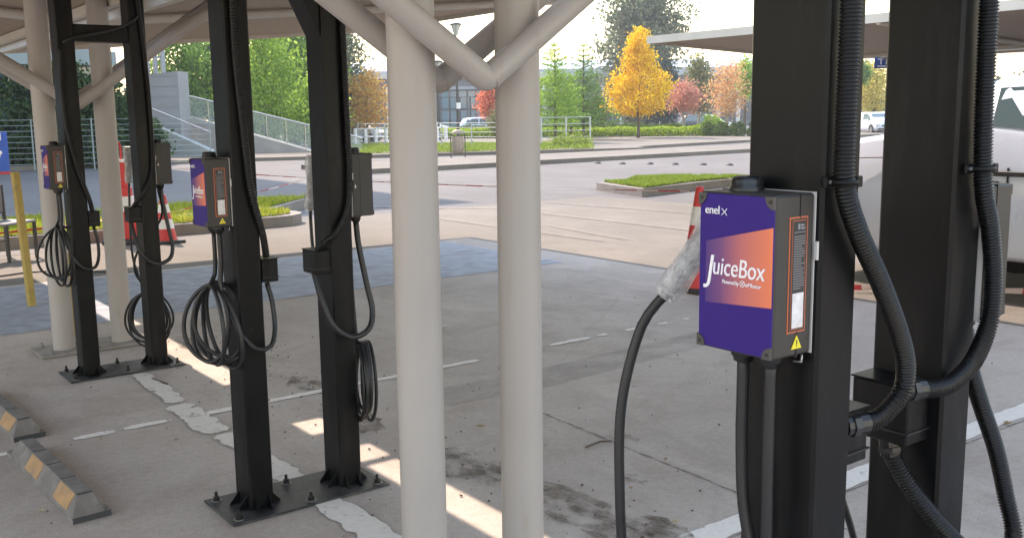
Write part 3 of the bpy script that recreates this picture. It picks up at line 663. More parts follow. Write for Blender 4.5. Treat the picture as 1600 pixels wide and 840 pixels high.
# near box C: plug holstered on the far side, its cable hanging to the floor; feed cable from the second gland
gx=POST['C'][0]-HX-.042; gyL=POST['C'][1]+.0135+.028; gyR=POST['C'][1]+.0135-.030
plug('C',(1.452,1.235,1.425),(1.400,1.352,1.245),1.0)
cable('C',[(1.403,1.335,1.256),(1.395,1.36,1.235),(1.372,1.39,1.18),(1.345,1.405,1.08),(1.33,1.41,.98),(1.325,1.405,.85),(1.33,1.40,.70),(1.34,1.38,.5),(1.35,1.30,.3),(1.37,1.15,.22),(1.36,1.0,.3),(1.32,.955,.5),(1.31,.975,.68),(gx+.004,gyL-.035,.82),(gx,gyL-.008,.92),(gx,gyL,1.04),(gx,gyL,1.10),(gx,gyL,1.186)],.0105)
cable('C',[(gx,gyR,1.186),(gx,gyR,1.0),(gx+.002,gyR,.86),(gx+.006,gyR-.002,.70),(gx+.02,gyR-.02,.52),(1.36,.90,.38),(1.44,.87,.34),(1.52,.93,.42),(1.515,1.0,.62),(1.49,1.02,.80),(1.485,1.03,.985)],.0105,'feed_cable')
# E and G: coils of cable under the box
def left_cables(k):
    x,y=POST[k]; bx=x-HX-.042; b1=y+.0415; b2=y-.0165; z=CZ[k]-.028
    coil(k,(bx-.005,b1-.005,z-.21),(-.40,.917,0),.30 if k=='E' else .29,.33 if k=='E' else .36,6 if k=='E' else 5,[(bx,b1,z),(bx,b1,z-.10),(bx-.004,b1+.004,z-.17)],11 if k=='E' else 5,r=.0088 if k=='E' else .0078,skew=.55)
    strap(k,(bx-.004,b1,z-.20))
    cable(k,[(bx,b2,z),(bx+.001,b2,z-.12),(bx-.004,b2,z-.22),(bx+.012,y-.06,z-.33),(bx+.05,y-.105,z-.42),(x,y-.125,z-.465),(x+.055,y-.12,z-.46),(x+.088,y-.09,z-.40),(x+.096,y-.06,z-.30),(x+.083,y-.045,z-.215)],.0098,'feed_cable')
left_cables('E'); left_cables('G')
# D, F, H: wrapped plugs on the far side, feed loops in front, coils beside
def right_cables(k):
    x,y=POST[k]; z=CZ[k]-.028; bx=x+HX+.042; b1=y-.033; b2=y+.027
    if k!='D':
        cable(k,[(bx,b1,z),(bx+.004,b1-.01,z-.10),(bx+.02,y-.07,z-.26),(bx+.028,y-.10,z-.38),(bx-.005,y-.12,z-.455),(x-.0,y-.13,z-.475),(x-.075,y-.12,z-.42),(x-.105,y-.09,z-.32),(x-.115,y-.035,z-.19)],.0125,'feed_cable')
    if k=='F': coil(k,(bx+.018,y-.03,z-.53),(.22,.97,0),.28,.34,6,[(bx,b2,z),(bx-.003,b2,z-.2),(bx+.002,b2-.01,z-.42)],21,r=.0078,skew=.12)
    if k=='H': coil(k,(x+.01,y+.13,z-.70),(.8,-.6,0),.31,.36,6,[(bx,b2,z),(bx+.02,b2+.04,z-.2),(x-.04,y+.12,z-.42),(x-.06,y+.13,z-.56)],23,r=.0078,skew=.4)
right_cables('F'); right_cables('H')
plug('F',(1.955,4.06,1.425),(1.945,4.10,1.19),1.0)
cable('F',[(1.945,4.10,1.20),(1.943,4.098,1.12),(1.935,4.06,.98),(1.95,3.98,.80),(1.98,3.90,.66),(2.0,3.84,.60)],.0078)
plug('H',(1.93,6.80,1.42),(1.925,6.82,1.19),.95)
cable('H',[(1.925,6.82,1.2),(1.92,6.82,1.1),(1.90,6.78,.9),(1.88,6.70,.7),(1.90,6.65,.55)],.0078)
plug('D',(1.80,1.335,1.40),(1.795,1.375,1.21),1.0)
cable('D',[(1.795,1.375,1.22),(1.793,1.37,1.14),(1.80,1.30,.95),(1.85,1.22,.7),(1.88,1.18,.5)],.0078)
coil('D',(1.92,1.04,.60),(.22,.97,0),.28,.34,5,[(1.891,1.062,1.16),(1.90,1.06,.9),(1.915,1.05,.7)],31,skew=.15)

# junction boxes, each its own thing on the post
def jbox(x0,x1,y0,y1,z0,z1,label):
    o=empty('junction_box',((x0+x1)/2,(y0+y1)/2,z0),0,label,'junction box','small black junction boxes on the posts'); a,b,h=(x1-x0)/2,(y1-y0)/2,z1-z0
    m=MB(); m.box(-a,a,-b,b,0,h*.97,.003); m.build('housing',black_steel,o)
    m=MB(); m.box(-a-.003,a+.003,-b-.004,b+.003,h*.2,h*.23); m.build('lid_seam',gland_m,o)
    m=MB(); m.box(-a-.004,a+.004,-b-.004,b+.004,h*.97,h,.002); m.build('lid',black_steel,o); return o
jbox(1.672,1.7465,.985,1.105,.965,1.085,'angular black junction box on the inner side of the rightmost near post')
jbox(1.4495,1.512,.965,1.09,.985,1.085,'black junction box half hidden behind the post that carries the near purple box')
jbox(1.5365,1.602,3.70,3.80,.95,1.045,'black junction box to the right of the middle frame left post')
jbox(1.770,1.8435,3.715,3.83,.955,1.055,'black junction box to the left of the middle frame right post')
jbox(1.5565,1.622,6.42,6.52,.95,1.045,'small black junction box on the left post of the farthest frame')
jbox(1.802,1.8785,6.43,6.54,.955,1.055,'small black junction box on the right post of the farthest frame')

# corrugated conduits
def conduit(pts,r,label,fine=True,clamps=(),fit=None,post=None):
    o=empty('cable_conduit',pts[0],0,label,'conduit','corrugated black conduits'); o.location=(0,0,0)
    m=MB()
    if fine: corrugated(m,pts,r)
    else: corrugated(m,pts,r,pitch=.012,n=10,depth=.12)
    m.build('corrugated_sleeve',conduit_m,o)
    for (cx,cy,cz,x0,x1) in clamps:
        m=MB(); m.box(x0,x1,cy+.010,cy+.018,cz-.009,cz+.009,.002); m.tube([Vector((cx+(r+.003)*math.cos(a),cy+(r+.003)*math.sin(a),cz)) for a in[2*PI*i/20 for i in range(21)]],.0045,6)
        m.box(cx+r,cx+r+.016,cy-.014,cy+.014,cz-.009,cz+.009,.002); m.build('saddle_clamp',black_steel,o)
        m=MB(); m.cyl((x0+.012,cy+.010,cz),(x0+.012,cy+.006,cz),.0035,n=10); m.build('clamp_screw',silver_clip,o)
    for (a,b,rr) in(fit or []):
        m=MB(); m.cyl(a,b,rr,n=12,smooth=False); a2=Vector(a).lerp(Vector(b),.45); b2=Vector(a).lerp(Vector(b),.75); m.cyl(a2,b2,rr*1.18,n=8,smooth=False); m.build('end_fitting',gland_m,o)
    return o
cy=POST['C'][1]-HY-.022
conduit([(1.372,cy,2.44),(1.372,cy,2.1),(1.372,cy,1.78),(1.370,cy,1.57),(1.374,cy,1.48),(1.408,cy-.004,1.405),(1.478,cy-.006,1.31),(1.543,cy-.004,1.215),(1.573,cy-.002,1.15),(1.572,cy+.004,1.10),(1.53,cy+.016,1.062),(1.49,cy+.03,1.055)],.0175,'thick corrugated conduit down the post of the near purple box, curving back left',
   clamps=((1.3705,cy+.001,1.487,1.338,1.36),),fit=[((1.50,cy+.026,1.056),(1.455,cy+.04,1.055),.0195)])
cyd=POST['D'][1]-HY-.022
conduit([(1.79,cyd,2.44),(1.79,cyd,2.0),(1.79,cyd,1.78),(1.803,cyd,1.49),(1.838,cyd-.004,1.37),(1.856,cyd-.006,1.27),(1.848,cyd-.006,1.19),(1.80,cyd-.006,1.125),(1.74,cyd,1.092),(1.69,cyd+.012,1.085),(1.65,cyd+.03,1.09)],.0175,'thick corrugated conduit hanging down the front of the rightmost post',
   clamps=((1.803,cyd+.001,1.49,1.765,1.79),),fit=[((1.672,cyd+.022,1.087),(1.63,cyd+.034,1.09),.0195)])
conduit([(1.690,1.03,.965),(1.690,1.02,.93),(1.705,.985,.87),(1.74,.94,.80),(1.79,.91,.745),(1.86,.895,.70),(1.93,.90,.69),(1.985,.92,.73),(1.995,.945,.80),(1.98,.965,.90),(1.945,.985,1.00),(1.915,.996,1.08),(1.893,1.0,1.162)],.0175,'thick corrugated conduit looping from the junction box up to the rear facing box',fit=[((1.69,1.032,.968),(1.69,1.026,.935),.0195)])
def ce(k,p,lab):
    x,y=POST[k]; yy=y-HY-.018; conduit([(x+a,yy+c,b) for a,c,b in p],.0148,lab,fine=False)
ce('E',[(-.012,0,2.44),(-.015,0,2.05),(-.014,0,1.81),(.0,0,1.56),(.012,0,1.36),(.032,.002,1.25),(.062,.015,1.14),(.080,.035,1.05)],'corrugated conduit down the face of the middle frame left post')
ce('F',[(.03,0,2.44),(.032,0,2.05),(.036,0,1.56),(.036,0,1.34),(.02,0,1.22),(-.03,.0,1.13),(-.075,.02,1.09),(-.095,.05,1.055)],'corrugated conduit down the face of the middle frame right post')
ce('G',[(-.035,0,2.02),(-.045,0,1.81),(-.035,0,1.56),(-.005,0,1.36),(.03,.002,1.22),(.062,.015,1.12),(.080,.035,1.045)],'thin conduit down the farthest frame left post from the crossbar')
ce('H',[(.0,0,2.44),(.025,0,2.05),(.036,0,1.75),(.036,0,1.40),(.02,0,1.25),(-.03,.0,1.15),(-.075,.02,1.09),(-.09,.05,1.055)],'conduit down the farthest frame right post')
xg,yg=POST['G']; xh,yh=POST['H']
m=MB(); m.tube(smooth_path([(xg-.02,yg-.09,2.06),(xg+.03,yg-.10,2.09),(xg+.16,yg-.10,2.12),(xg+.28,yg-.10,2.15),(xh-.02,yh-.098,2.21),(xh+.01,yh-.092,2.25)]),.011,10); tag(m.build('bridge_cable',rubber_m),'cable slung across the crossbar of the farthest charger frame','cable')

# ------------------------------------------------------------------ wheel stops, debris
def wheel_stop(x,y,rz,L,label):
    o=empty('wheel_stop',(x,y,0),rz,label,'wheel stop','rubber wheel stops on the bay floor')
    prof=[(-.075,0),(-.075,.025),(-.030,.092),(.030,.092),(.075,.025),(.075,0)]
    m=MB(); e=.085; k=len(prof)
    ys=[0,.0,e,L-e,L]; vs=[]
    for yy,zs,xs in((0,.0,1),(0,.35,1),(e,1,1),(L-e,1,1),(L,.35,1)):
        for (a,b) in prof: vs.append((a,yy,min(b,.025) if zs<.9 and b>.03 else b))
    m=MB(); vs=[]
    for yy,top in((0,0),(e,1),(L-e,1),(L,0)):
        for a,b in prof: vs.append((a*(1 if top or abs(a)>.05 else 1.55),yy,b if top else min(b,.028)))
    m.add(vs,[(i*k+j,(i+1)*k+j,(i+1)*k+j+1,i*k+j+1) for i in range(3) for j in range(k-1)]+[tuple(range(k)),tuple(range(3*k,4*k))[::-1]])
    m.build('body',stopper_m,o)
    n=4; seg=(L-2*e)/n
    for i in range(n+1):
        m=MB(); yy=e+seg*i; m.box(-.0305,.0305,yy-.005,yy+.005,.084,.0932); m.build('groove',stopper_dark,o)
    for i in range(n):
        if i%2==0 or True:
            y0=e+seg*i-.035; y1=e+seg*(i+1)-.012+.02*0
            a,b=(-.0762,.026),(-.0315,.0935)
            if i in(0,2):
                m=MB(); off=.0015; vs=[(a[0]-off+.004,y0+.05,a[1]+.006),(a[0]-off+.004,y1,a[1]+.006),(b[0]-off-.001,y1,b[1]-.004),(b[0]-off-.001,y0+.05,b[1]-.004)]
                vs2=[(x_+.003,y_,z_-.002) for x_,y_,z_ in vs]; m.add(vs+vs2,[(3,2,1,0),(4,5,6,7),(0,1,5,4),(1,2,6,5),(2,3,7,6),(3,0,4,7)]); m.build('reflector_patch',stop_orange,o)
    m=MB(); vs=[(-.0752,-.0015,.001),(.0752,-.0015,.001),(.0752,-.0015,.026),(-.0752,-.0015,.026)]; m.add(vs+[(a,b+.003,c) for a,b,c in vs],[(0,1,2,3),(0,4,5,1),(1,5,6,2),(2,6,7,3),(3,7,4,0)]); m.build('end_face',stopper_dark,o)
    return o
wheel_stop(.905,4.06,R_(2.5),1.08,'grey wheel stop with orange patches at the bottom left, nearer one')
wheel_stop(.925,5.34,R_(3.5),1.08,'grey wheel stop cut by the left edge, behind the nearer one')
def dry_leaf(px,py,s_,label,col):
    p=gp(px,py,.0); m=MB(); rn=random.Random(px); n=11; pts=[]
    for i in range(n*2):
        a=2*PI*i/(n*2); r=s_*(1 if i%2==0 else .45)*rn.uniform(.6,1.2); pts.append((r*math.cos(a),r*.8*math.sin(a),.008+rn.uniform(0,.012)))
    m.add([(0,0,.009)]+pts,[(0,1+i,1+(i+1)%(2*n)) for i in range(2*n)]); m.cyl((0,0,.009),(s_*1.3,s_*.3,.012),.0012,n=5)
    o=m.build('fallen_leaf',col); o.location=p; tag(o,label,'leaf')
lf=mat('dry_leaf',(.38,.27,.15),.8,var=.3,scale=30); lf2=mat('pale_leaf',(.50,.44,.30),.8,var=.2,scale=30)
dry_leaf(752,668,.028,'curled tan leaf on the floor between the two white columns',lf)
dry_leaf(65,800,.022,'pale dry leaf on the floor beside the nearer wheel stop',lf2)
dry_leaf(1575,663,.03,'yellowish leaf on the painted line at the right edge',lf)
dry_leaf(158,688,.016,'small pale scrap between the two wheel stops',lf2)
dry_leaf(695,512,.045,'crumpled white scrap on the floor between the white columns',mat('paper_white',(.7,.7,.7),.8))
for _i,(_x,_y) in enumerate(((905,640),(985,765),(1040,720),(600,590),(275,690),(450,560))): dry_leaf(_x,_y,.012,['tiny brown leaf on the floor right of the white columns','tiny brown leaf below the twig','tiny brown leaf right of the hanging cable','tiny brown leaf behind the middle frame coil','tiny brown leaf in front of the broad painted line','tiny brown leaf seen between the middle frame posts'][_i],lf)
dry_leaf(1055,818,.018,'small pale leaf near the hanging charging cable',lf2)
m=MB(); p=gp(915,700,.0); q=gp(955,690,.0); m.tube([p+Vector((0,0,.006)),p.lerp(q,.5)+Vector((.02,.01,.012)),q+Vector((0,0,.006))],.005,6); tag(m.build('twig',bark),'short dark twig on the floor left of the hanging cable','twig')
m=MB(); p=gp(238,592,.0); q=gp(262,601,.0); m.tube([p+Vector((0,0,.006)),q+Vector((0,0,.006))],.005,6); tag(m.build('twig',bark),'dark reddish twig in front of the farthest charger frame','twig')
# thin cable lying on the floor at left
m=MB(); m.tube(smooth_path([gp(-60,436,.008),gp(0,431,.008),gp(45,425,.008),gp(90,423,.008),gp(200,425,.008)],.1),.009,8); tag(m.build('floor_cable',rubber_m),'thin black cable lying across the floor at the far left','cable')

# ------------------------------------------------------------------ cones, tape, post, chair, banner
def traffic_cone(loc,h,w_,label,handle=False):
    o=empty('traffic_cone',loc,0,label,'cone','red and white traffic cones')
    m=MB(); m.use(stopper_dark); m.box(-w_/2,w_/2,-w_/2,w_/2,0,.035,.008); m.build('base',None,o)
    r0=w_*.38; r1=.035; 
    def rz(z): return r0+(r1-r0)*(z/h)
    bands=[(0.035,.30,red_plastic),(.30,.50,white_sleeve),(.50,.64,red_plastic),(.64,.82,white_sleeve),(.82,1.,red_plastic)]
    m=MB()
    for a,b,mm in bands:
        za=a*h if a>.04 else .035; zb=b*h; m.use(mm); e=.002 if mm is white_sleeve else 0; m.lathe([(rz(za)+e,za),(rz(zb)+e,zb)],n=24)
    m.use(red_plastic); m.lathe([(r1,h),(r1*.8,h+.01),(0,h+.012)],n=24); m.build('body',None,o)
    if handle:
        m=MB(); m.tube(smooth_path([(0,-.0,h),(0,-.0,h+.1),(.02,-.02,h+.17),(.06,-.05,h+.17),(.07,-.06,h+.1),(.06,-.05,h)]),.012,8); m.build('handle',red_plastic,o)
    return o
traffic_cone((6.69,6.06,0),.93,.46,'red and white traffic cone half hidden behind the near purple box')
traffic_cone((4.10,13.05,0),.62,.40,'red and white cone behind the far right post at left, shorter one')
def barrier(loc,label):
    o=empty('barrier_post',loc,R_(-35),label,'barrier')
    m=MB(); m.box(-.22,.22,-.16,.16,0,.06,.015); m.build('base',stopper_dark,o)
    m=MB()
    for z0,z1,mm,wd in((.06,.42,red_plastic,.20),(.42,.62,white_sleeve,.175),(.62,.74,red_plastic,.16),(.74,1.06,red_plastic,.13),(1.06,1.10,white_sleeve,.15)):
        m.use(mm); m.box(-wd,wd,-.05,.05,z0,z1,.006)
    m.build('panel',None,o)
    m=MB(); m.tube(smooth_path([(-.06,0,1.10),(-.06,0,1.27),(-.03,0,1.32),(.03,0,1.32),(.06,0,1.27),(.06,0,1.10)]),.014,8); m.build('handle',red_plastic,o)
    m=MB(); m.use(white_sleeve)
    for i in range(3): m.box(-.02,.02,-.0535,-.0505,.78+i*.09,.82+i*.09)
    m.build('reflector',None,o); return o
barrier((3.63,13.35,0),'tall red and white plastic barrier with a loop handle, left')
tape_m=bpy.data.materials.new('danger_tape'); tape_m.use_nodes=True
_n=tape_m.node_tree.nodes; _l=tape_m.node_tree.links; _tc=_n.new('ShaderNodeTexCoord'); _w=_n.new('ShaderNodeTexWave'); _w.inputs['Scale'].default_value=.8; _w.bands_direction='Y'
_rp=_n.new('ShaderNodeValToRGB'); _rp.color_ramp.interpolation='CONSTANT'; _rp.color_ramp.elements[0].color=(.45,.03,.035,1); _rp.color_ramp.elements[1].position=.5; _rp.color_ramp.elements[1].color=(.6,.45,.42,1)
_l.new(_tc.outputs['Object'],_w.inputs[0]); _l.new(_w.outputs[0],_rp.inputs[0]); _l.new(_rp.outputs[0],_n['Principled BSDF'].inputs[0])
def tape(a,b,sag,label,wd=.03,n=40):
    a=Vector(a); b=Vector(b); m=MB(); vs=[]
    for i in range(n+1):
        t=i/n; p=a.lerp(b,t); z=p.z-sag*4*t*(1-t); tw=math.sin(t*17)*1.1+.5; d=Vector((b.y-a.y,a.x-b.x,0)).normalized()
        u=Vector((0,0,1))*math.cos(tw)+d*math.sin(tw); vs+=[Vector((p.x,p.y,z))+u*wd/2,Vector((p.x,p.y,z))-u*wd/2]
    vs2=[v+Vector((.0008,.0008,0)) for v in vs]; k=len(vs)
    m.add(vs+vs2,[(2*i,2*i+1,2*i+3,2*i+2) for i in range(n)]+[(k+2*i+2,k+2*i+3,k+2*i+1,k+2*i) for i in range(n)]); tag(m.build('barrier_tape',tape_m),label,'tape','red and white barrier tapes')
tape((3.7,13.3,1.04),(6.6,6.1,.90),.06,'long barrier tape strung across the lane to to the half hidden cone',.011)
tape((3.7,13.3,.30),(8.6,16.9,.62),.05,'barrier tape running from the tall barrier over the grass island',.016)
tape((3.6,13.3,.34),(-1.6,13.6,.3),.10,'barrier tape sagging left from the tall barrier above the kerb',.03)
tape((6.7,6.05,.05),(9.4,3.1,.03),.0,'barrier tape lying on the sunlit lane at far right',.05)
m=MB(); pa=gp(50,478,0); m.use(yellow_post); m.box(-.028,.028,-.028,.028,0,1.18,.004); o=m.build('marker_post',None); o.location=pa; o.rotation_euler=(R_(2.),R_(-3.0),R_(15)); tag(o,'yellow square marker post standing left of the far white columns','post')
m=MB(); m.use(yellow_post); m.box(-.03,.03,-.03,.03,0,.62,.004); o=m.build('marker_post',None); o.location=gp(118,520,0); tag(o,'short yellow post glimpsed between far white column and black post','post')
# chair
def chair():
    p=gp(14,405,0); o=empty('metal_chair',p,R_(40),'grey metal chair at the left edge below the blue banner','chair')
    gm=mat('grey_chair',(.17,.18,.20),.5,var=.1,scale=6); dk=mat('chair_leg_dark',(.04,.035,.035),.5)
    m=MB(); m.box(-.25,.25,-.22,.22,.42,.45,.01); m.build('seat',gm,o)
    m=MB(); m.box(-.25,.25,.20,.225,.52,.86,.02); m.build('backrest',gm,o)
    for sx in(-1,1):
        m=MB(); m.cyl((sx*.23,-.20,0),(sx*.23,-.20,.42),.022,n=10); m.build('leg',dk,o)
        m=MB(); m.cyl((sx*.23,.20,0),(sx*.23,.215,.86),.022,n=10); m.build('leg',dk,o)
    m=MB(); m.cyl((-.23,.2,.2),(.23,.2,.2),.012,n=8); m.build('stretcher',dk,o)
chair()
def banner():
    o=empty('banner_stand',base_at(-30,14),YAW-PI/2,'blue advertising banner with white letters at the left edge','banner')
    bm=mat('banner_blue',(.03,.10,.42),.5,var=.15,scale=6); o.rotation_euler=(0,0,YAW+R_(30)-PI/2)
    m=MB(); m.box(-.40,.45,-.01,.01,.86,1.46,.002); m.build('panel',bm,o)
    m=MB(); m.box(-.4,.20,-.0125,-.0105,.80,1.34); m.build('yellow_print',mat('banner_yellow',(.62,.50,.20),.6,var=.3,scale=7),o)
    m=MB(); m.box(.05,.45,-.0145,-.0125,.862,.90); m.build('red_print',mat('banner_red',(.5,.05,.06),.6),o)
    m=MB(); m.use(ink_white)
    for (cx,cz,r) in((.30,1.13,.045),(.34,1.17,.03),(.27,1.08,.03)): m.cyl((cx,-.0125,cz),(cx,-.0105,cz),r,n=14)
    m.build('white_print',None,o)
    text_mesh('banner_letters',"AI",.15,ink_white,o,(.20,-.0112,1.345),(1,0,0),(0,0,1),0,width=.17)
    m=MB(); m.box(-.25,.27,-.05,.05,.0,.10,.01); m.box(-.06,.10,-.02,.02,.10,.86); m.box(.10,.30,-.03,.03,.70,.84); m.build('stand',mat('stand_black',(.02,.02,.022),.5),o)
banner()

# ------------------------------------------------------------------ background left: glass building, hedge mass, ramp
glassb=glass_mat('building_glass',(.07,.16,.21),.12)
bwhite=mat('building_white',(.62,.62,.60),.6,var=.05,scale=.5)
bgrey=mat('building_grey',(.24,.27,.30),.6,var=.08,scale=.4)
bdark=mat('building_dark',(.05,.06,.075),.35,var=.2,scale=.3)
def glass_tower():
    o=empty('glass_building',(0,0,0),0,'tall blue glass building with white bands at the top left','building')
    X0,X1,Y0,Y1,H=-34,10.2,38,58,23
    m=MB(); m.box(X0,X1,Y0,Y1,0,H); m.build('wall',bgrey,o)
    for fl in range(6):
        z=.6+fl*3.75
        for i in range(12):
            x=X0+.4+i*3.66; m=MB(); m.box(x,x+3.4,Y0-.05,Y0+.05,z,z+2.9); m.build('window',glassb,o)
        m=MB(); m.box(X0,X1+.3,Y0-.35,Y0-.06,z+2.95,z+3.45); m.build('floor_band',mat('tower_band',(.20,.26,.28),.5),o)
    m=MB(); m.box(X0-.2,X1+.35,Y0-.4,Y1,H,H+.3); m.build('roof',bgrey,o)
glass_tower()
def bush(name,cx,cy,prof,n,size,kind,label,cat='shrub',group=None,jit=.15,clump=12):
    o=empty(name,(cx,cy,0),0,label,cat,group); rn=random.Random(int(abs(cx*31+cy*17)))
    c=MB(); crown_mesh(c,(0,0,0),prof,n,size,clump,jit,.45,rnd=rn); c.build('foliage',lm(kind),o)
    t=MB(); 
    for i in range(4):
        a=rn.uniform(0,2*PI); t.tube([(0,0,-.02),(math.cos(a)*.15,math.sin(a)*.15,prof[-1][0]*.3),(math.cos(a)*.4,math.sin(a)*.4,prof[-1][0]*.6)],.03,6,[.04,.03,.015])
    t.build('stem',bark,o); return o
for i,(px,D,h,r) in enumerate(((-60,35,3.7,2.2),(10,34.5,3.7,1.8),(62,35,3.4,1.6),(120,34.5,3.6,1.5),(175,35,3.1,1.3),(222,36,1.6,.9))):
    b=base_at(px,D); bush('evergreen_shrub',b.x,b.y,[(0,r*.8),(h*.3,r),(h*.7,r*.9),(h,r*.3)],7500,.09,'dark','dark evergreen bush behind the wire fence, %s'%['off the left edge','behind the blue banner','left of the far white column','between the two far white columns','behind the farthest frame left post','lowest, beside the concrete stair'][i],'shrub','dark evergreen bushes behind the wire fence')
# wire fence
def wire_fence(pa,pb,h,rails,label,posts=6,r=.012,pm=None,mid=False):
    pa=Vector(pa); pb=Vector(pb); o=empty('rail_fence',pa,0,label,'fence'); d=pb-pa; m0=pm or zinc
    for i in range(posts):
        p=d*(i/(posts-1)); m=MB(); m.cyl((p.x,p.y,0),(p.x,p.y,h+.03),r*2.2,n=8); m.build('post',m0,o)
    for i in range(rails):
        z=h*(.12+.88*i/(rails-1)); m=MB(); m.cyl((0,0,z),(d.x,d.y,z),r,n=6); m.build('rail',m0,o)
    return o
pale_wire=mat('wire_pale',(.22,.27,.27),.5)
a=base_at(-40,32.2); b=base_at(331,33.2); wire_fence(a,b,1.65,9,'horizontal wire fence in front of the dark bushes at left',5,.010,pale_wire)
def ramp():
    o=empty('concrete_ramp',(0,0,0),0,'concrete ramp with tall end wall and glass balustrade, left of centre','ramp')
    def P(px,D,z): 
        b=base_at(px,D); return Vector((b.x,b.y,z))
    def wedge(p0,p1,p2,p3,z,m,name):  # plan quad with top heights z
        mb=MB(); q=[p0,p1,p2,p3]; vs=[(p.x,p.y,-.02) for p in q]+[(p.x,p.y,zz) for p,zz in zip(q,z)]
        mb.add(vs,[(0,3,2,1),(4,5,6,7),(0,1,5,4),(1,2,6,5),(2,3,7,6),(3,0,4,7)]); return mb.build(name,m,o)
    cb=mat('board_concrete',(.25,.26,.27),.85,var=.1,scale=.9,dirt=(.25,.26,.27),dscale=1.2,dlo=.5,dhi=.8,bump=.3,bscale=14)
    # end wall
    D=41; zt=ztop(285,112,D)
    wedge(P(232,D,0),P(286,D,0),P(302,D+1.2,0),P(236,D+1.4,0),(zt-.15,zt,zt,zt-.15),cb,'end_wall')
    for i in range(1,9):
        mb=MB(); z=i*.42; a_,b_=P(231,D-.02,0),P(286.4,D-.02,0); d=(b_-a_); mb.add([(a_.x,a_.y,z),(b_.x,b_.y,z),(b_.x,b_.y,z+.018),(a_.x,a_.y,z+.018)],[(0,1,2,3)]); mb.build('board_joint',mat('joint_dark',(.22,.22,.23),.9),o)
    # sloping ramp body
    D2=42.4; wedge(P(296,D2,0),P(496,D2,0),P(500,D2+2.4,0),P(300,D2+2.4,0),(1.75,.10,.10,1.75),concrete,'ramp_body')
    # lower stair flank, further left
    wedge(P(206,39.6,0),P(332,38.6,0),P(336,40.5,0),P(210,41,0),(1.9,.35,.35,1.9),mat('teal_concrete',(.30,.34,.34),.8,var=.1,scale=1),'stair_flank')
    # glass balustrade
    gm=bpy.data.materials.new('balustrade_glass'); gm.use_nodes=True; b=gm.node_tree.nodes['Principled BSDF']; b.inputs['Base Color'].default_value=(.42,.50,.50,1); b.inputs['Alpha'].default_value=.38; b.inputs['Roughness'].default_value=.15
    n=9
    for i in range(n):
        t0=i/n; t1=(i+1)/n-.006; pa=P(300+268*t0,D2-.1,0); pb=P(300+268*t1,D2-.1,0)
        za=ztop(300+268*t0,190+46*min(1,t0*1.42),D2); zb=ztop(300+268*t1,190+46*min(1,t1*1.42),D2); ta=ztop(300+268*t0,150+66*t0,D2); tb=ztop(300+268*t1,150+66*t1,D2)
        mb=MB(); mb.add([(pa.x,pa.y,za),(pb.x,pb.y,zb),(pb.x,pb.y,tb),(pa.x,pa.y,ta)],[(0,1,2,3)]); mb.build('glass_panel',gm,o)
        mb=MB(); mb.cyl((pa.x,pa.y,za),(pa.x,pa.y,ta+.03),.022,n=6); mb.build('baluster',zinc,o)
    pa=P(300,D2-.1,0); pb=P(568,D2-.1,0); mb=MB(); mb.cyl((pa.x,pa.y,ztop(300,150,D2)),(pb.x,pb.y,ztop(568,216,D2)),.035,n=8); mb.build('handrail',zinc,o)
    pa=P(214,38.4,0); pb=P(332,38.0,0); mb=MB(); mb.cyl((pa.x,pa.y,ztop(214,158,38.4)),(pb.x,pb.y,ztop(332,207,38)),.03,n=8); mb.build('handrail',zinc,o)
ramp()
# lattice beside the glass building
m=MB(); 
for i,px in enumerate((240,252,264)):
    b=base_at(px,47); m.box(b.x-.09,b.x+.09,b.y-.09,b.y+.09,0,ztop(px,-30,47))
a=base_at(238,47); b=base_at(266,47)
for k in range(5): 
    z=3.6+k*.9; m.tube([(a.x,a.y,z),(b.x,b.y,z)],.05,6)
tag(m.build('steel_frame',mat('steel_blue_frame',(.28,.33,.38),.5)),'blue grey steel frame rising behind the concrete end wall','frame')

# ------------------------------------------------------------------ trees
def T(px,D,ytop,ybot,wpx,n,size,kind,label,name='tree',shape='round',group=None,bk=None,jit=.25,tr=.12,clump=14,trunk_to=None,dens=.5,lumpy=.36):
    b=base_at(px,D); z1=ztop(px,ytop,D); z0=max(.1,ztop(px,ybot,D)); R=wpx/2/F_PX*D; H=z1-z0
    if shape=='round': pr=[(z0,R*.45),(z0+H*.2,R*.92),(z0+H*.45,R),(z0+H*.7,R*.8),(z0+H*.9,R*.42),(z1,R*.12)]
    elif shape=='cone': pr=[(z0,R*.9),(z0+H*.12,R),(z0+H*.4,R*.68),(z0+H*.7,R*.36),(z0+H*.9,R*.14),(z1,R*.03)]
    elif shape=='pear': pr=[(z0,R*.62),(z0+H*.10,R*.95),(z0+H*.30,R),(z0+H*.42,R*.86),(z0+H*.52,R*.62),(z0+H*.70,R*.52),(z0+H*.84,R*.38),(z0+H*.94,R*.18),(z1,R*.05)]
    else: pr=[(z0,R*.25),(z0+H*.2,R*.5),(z0+H*.5,R*.9),(z0+H*.8,R),(z0+H*.95,R*.6),(z1,R*.2)]
    return tree(name,b,trunk_to or (z0+H*.75),pr,n,size,kind,label,group,bk,tr,jit,clump,dens,lumpy=lumpy)
gl='leafy green trees behind the ramp'
T(292,50,42,200,130,7500,.10,'green','bushy green tree behind the concrete end wall','broadleaf_tree',group=gl,jit=.4,lumpy=.8)
T(350,54,30,205,140,8000,.11,'dark','darker tree behind the left post of the middle frame','broadleaf_tree',group=gl)
T(415,49,34,216,140,9500,.10,'light','light green tree seen between the middle frame posts, left one','broadleaf_tree',group=gl,jit=.4,lumpy=.7)
T(465,53,10,218,150,10000,.10,'green','tall green tree seen between the middle frame posts, right one','broadleaf_tree',group=gl,jit=.4,lumpy=.7)
T(500,46,118,218,100,5500,.09,'light','low yellow green tree above the balustrade, left of the right post','broadleaf_tree',group=gl)
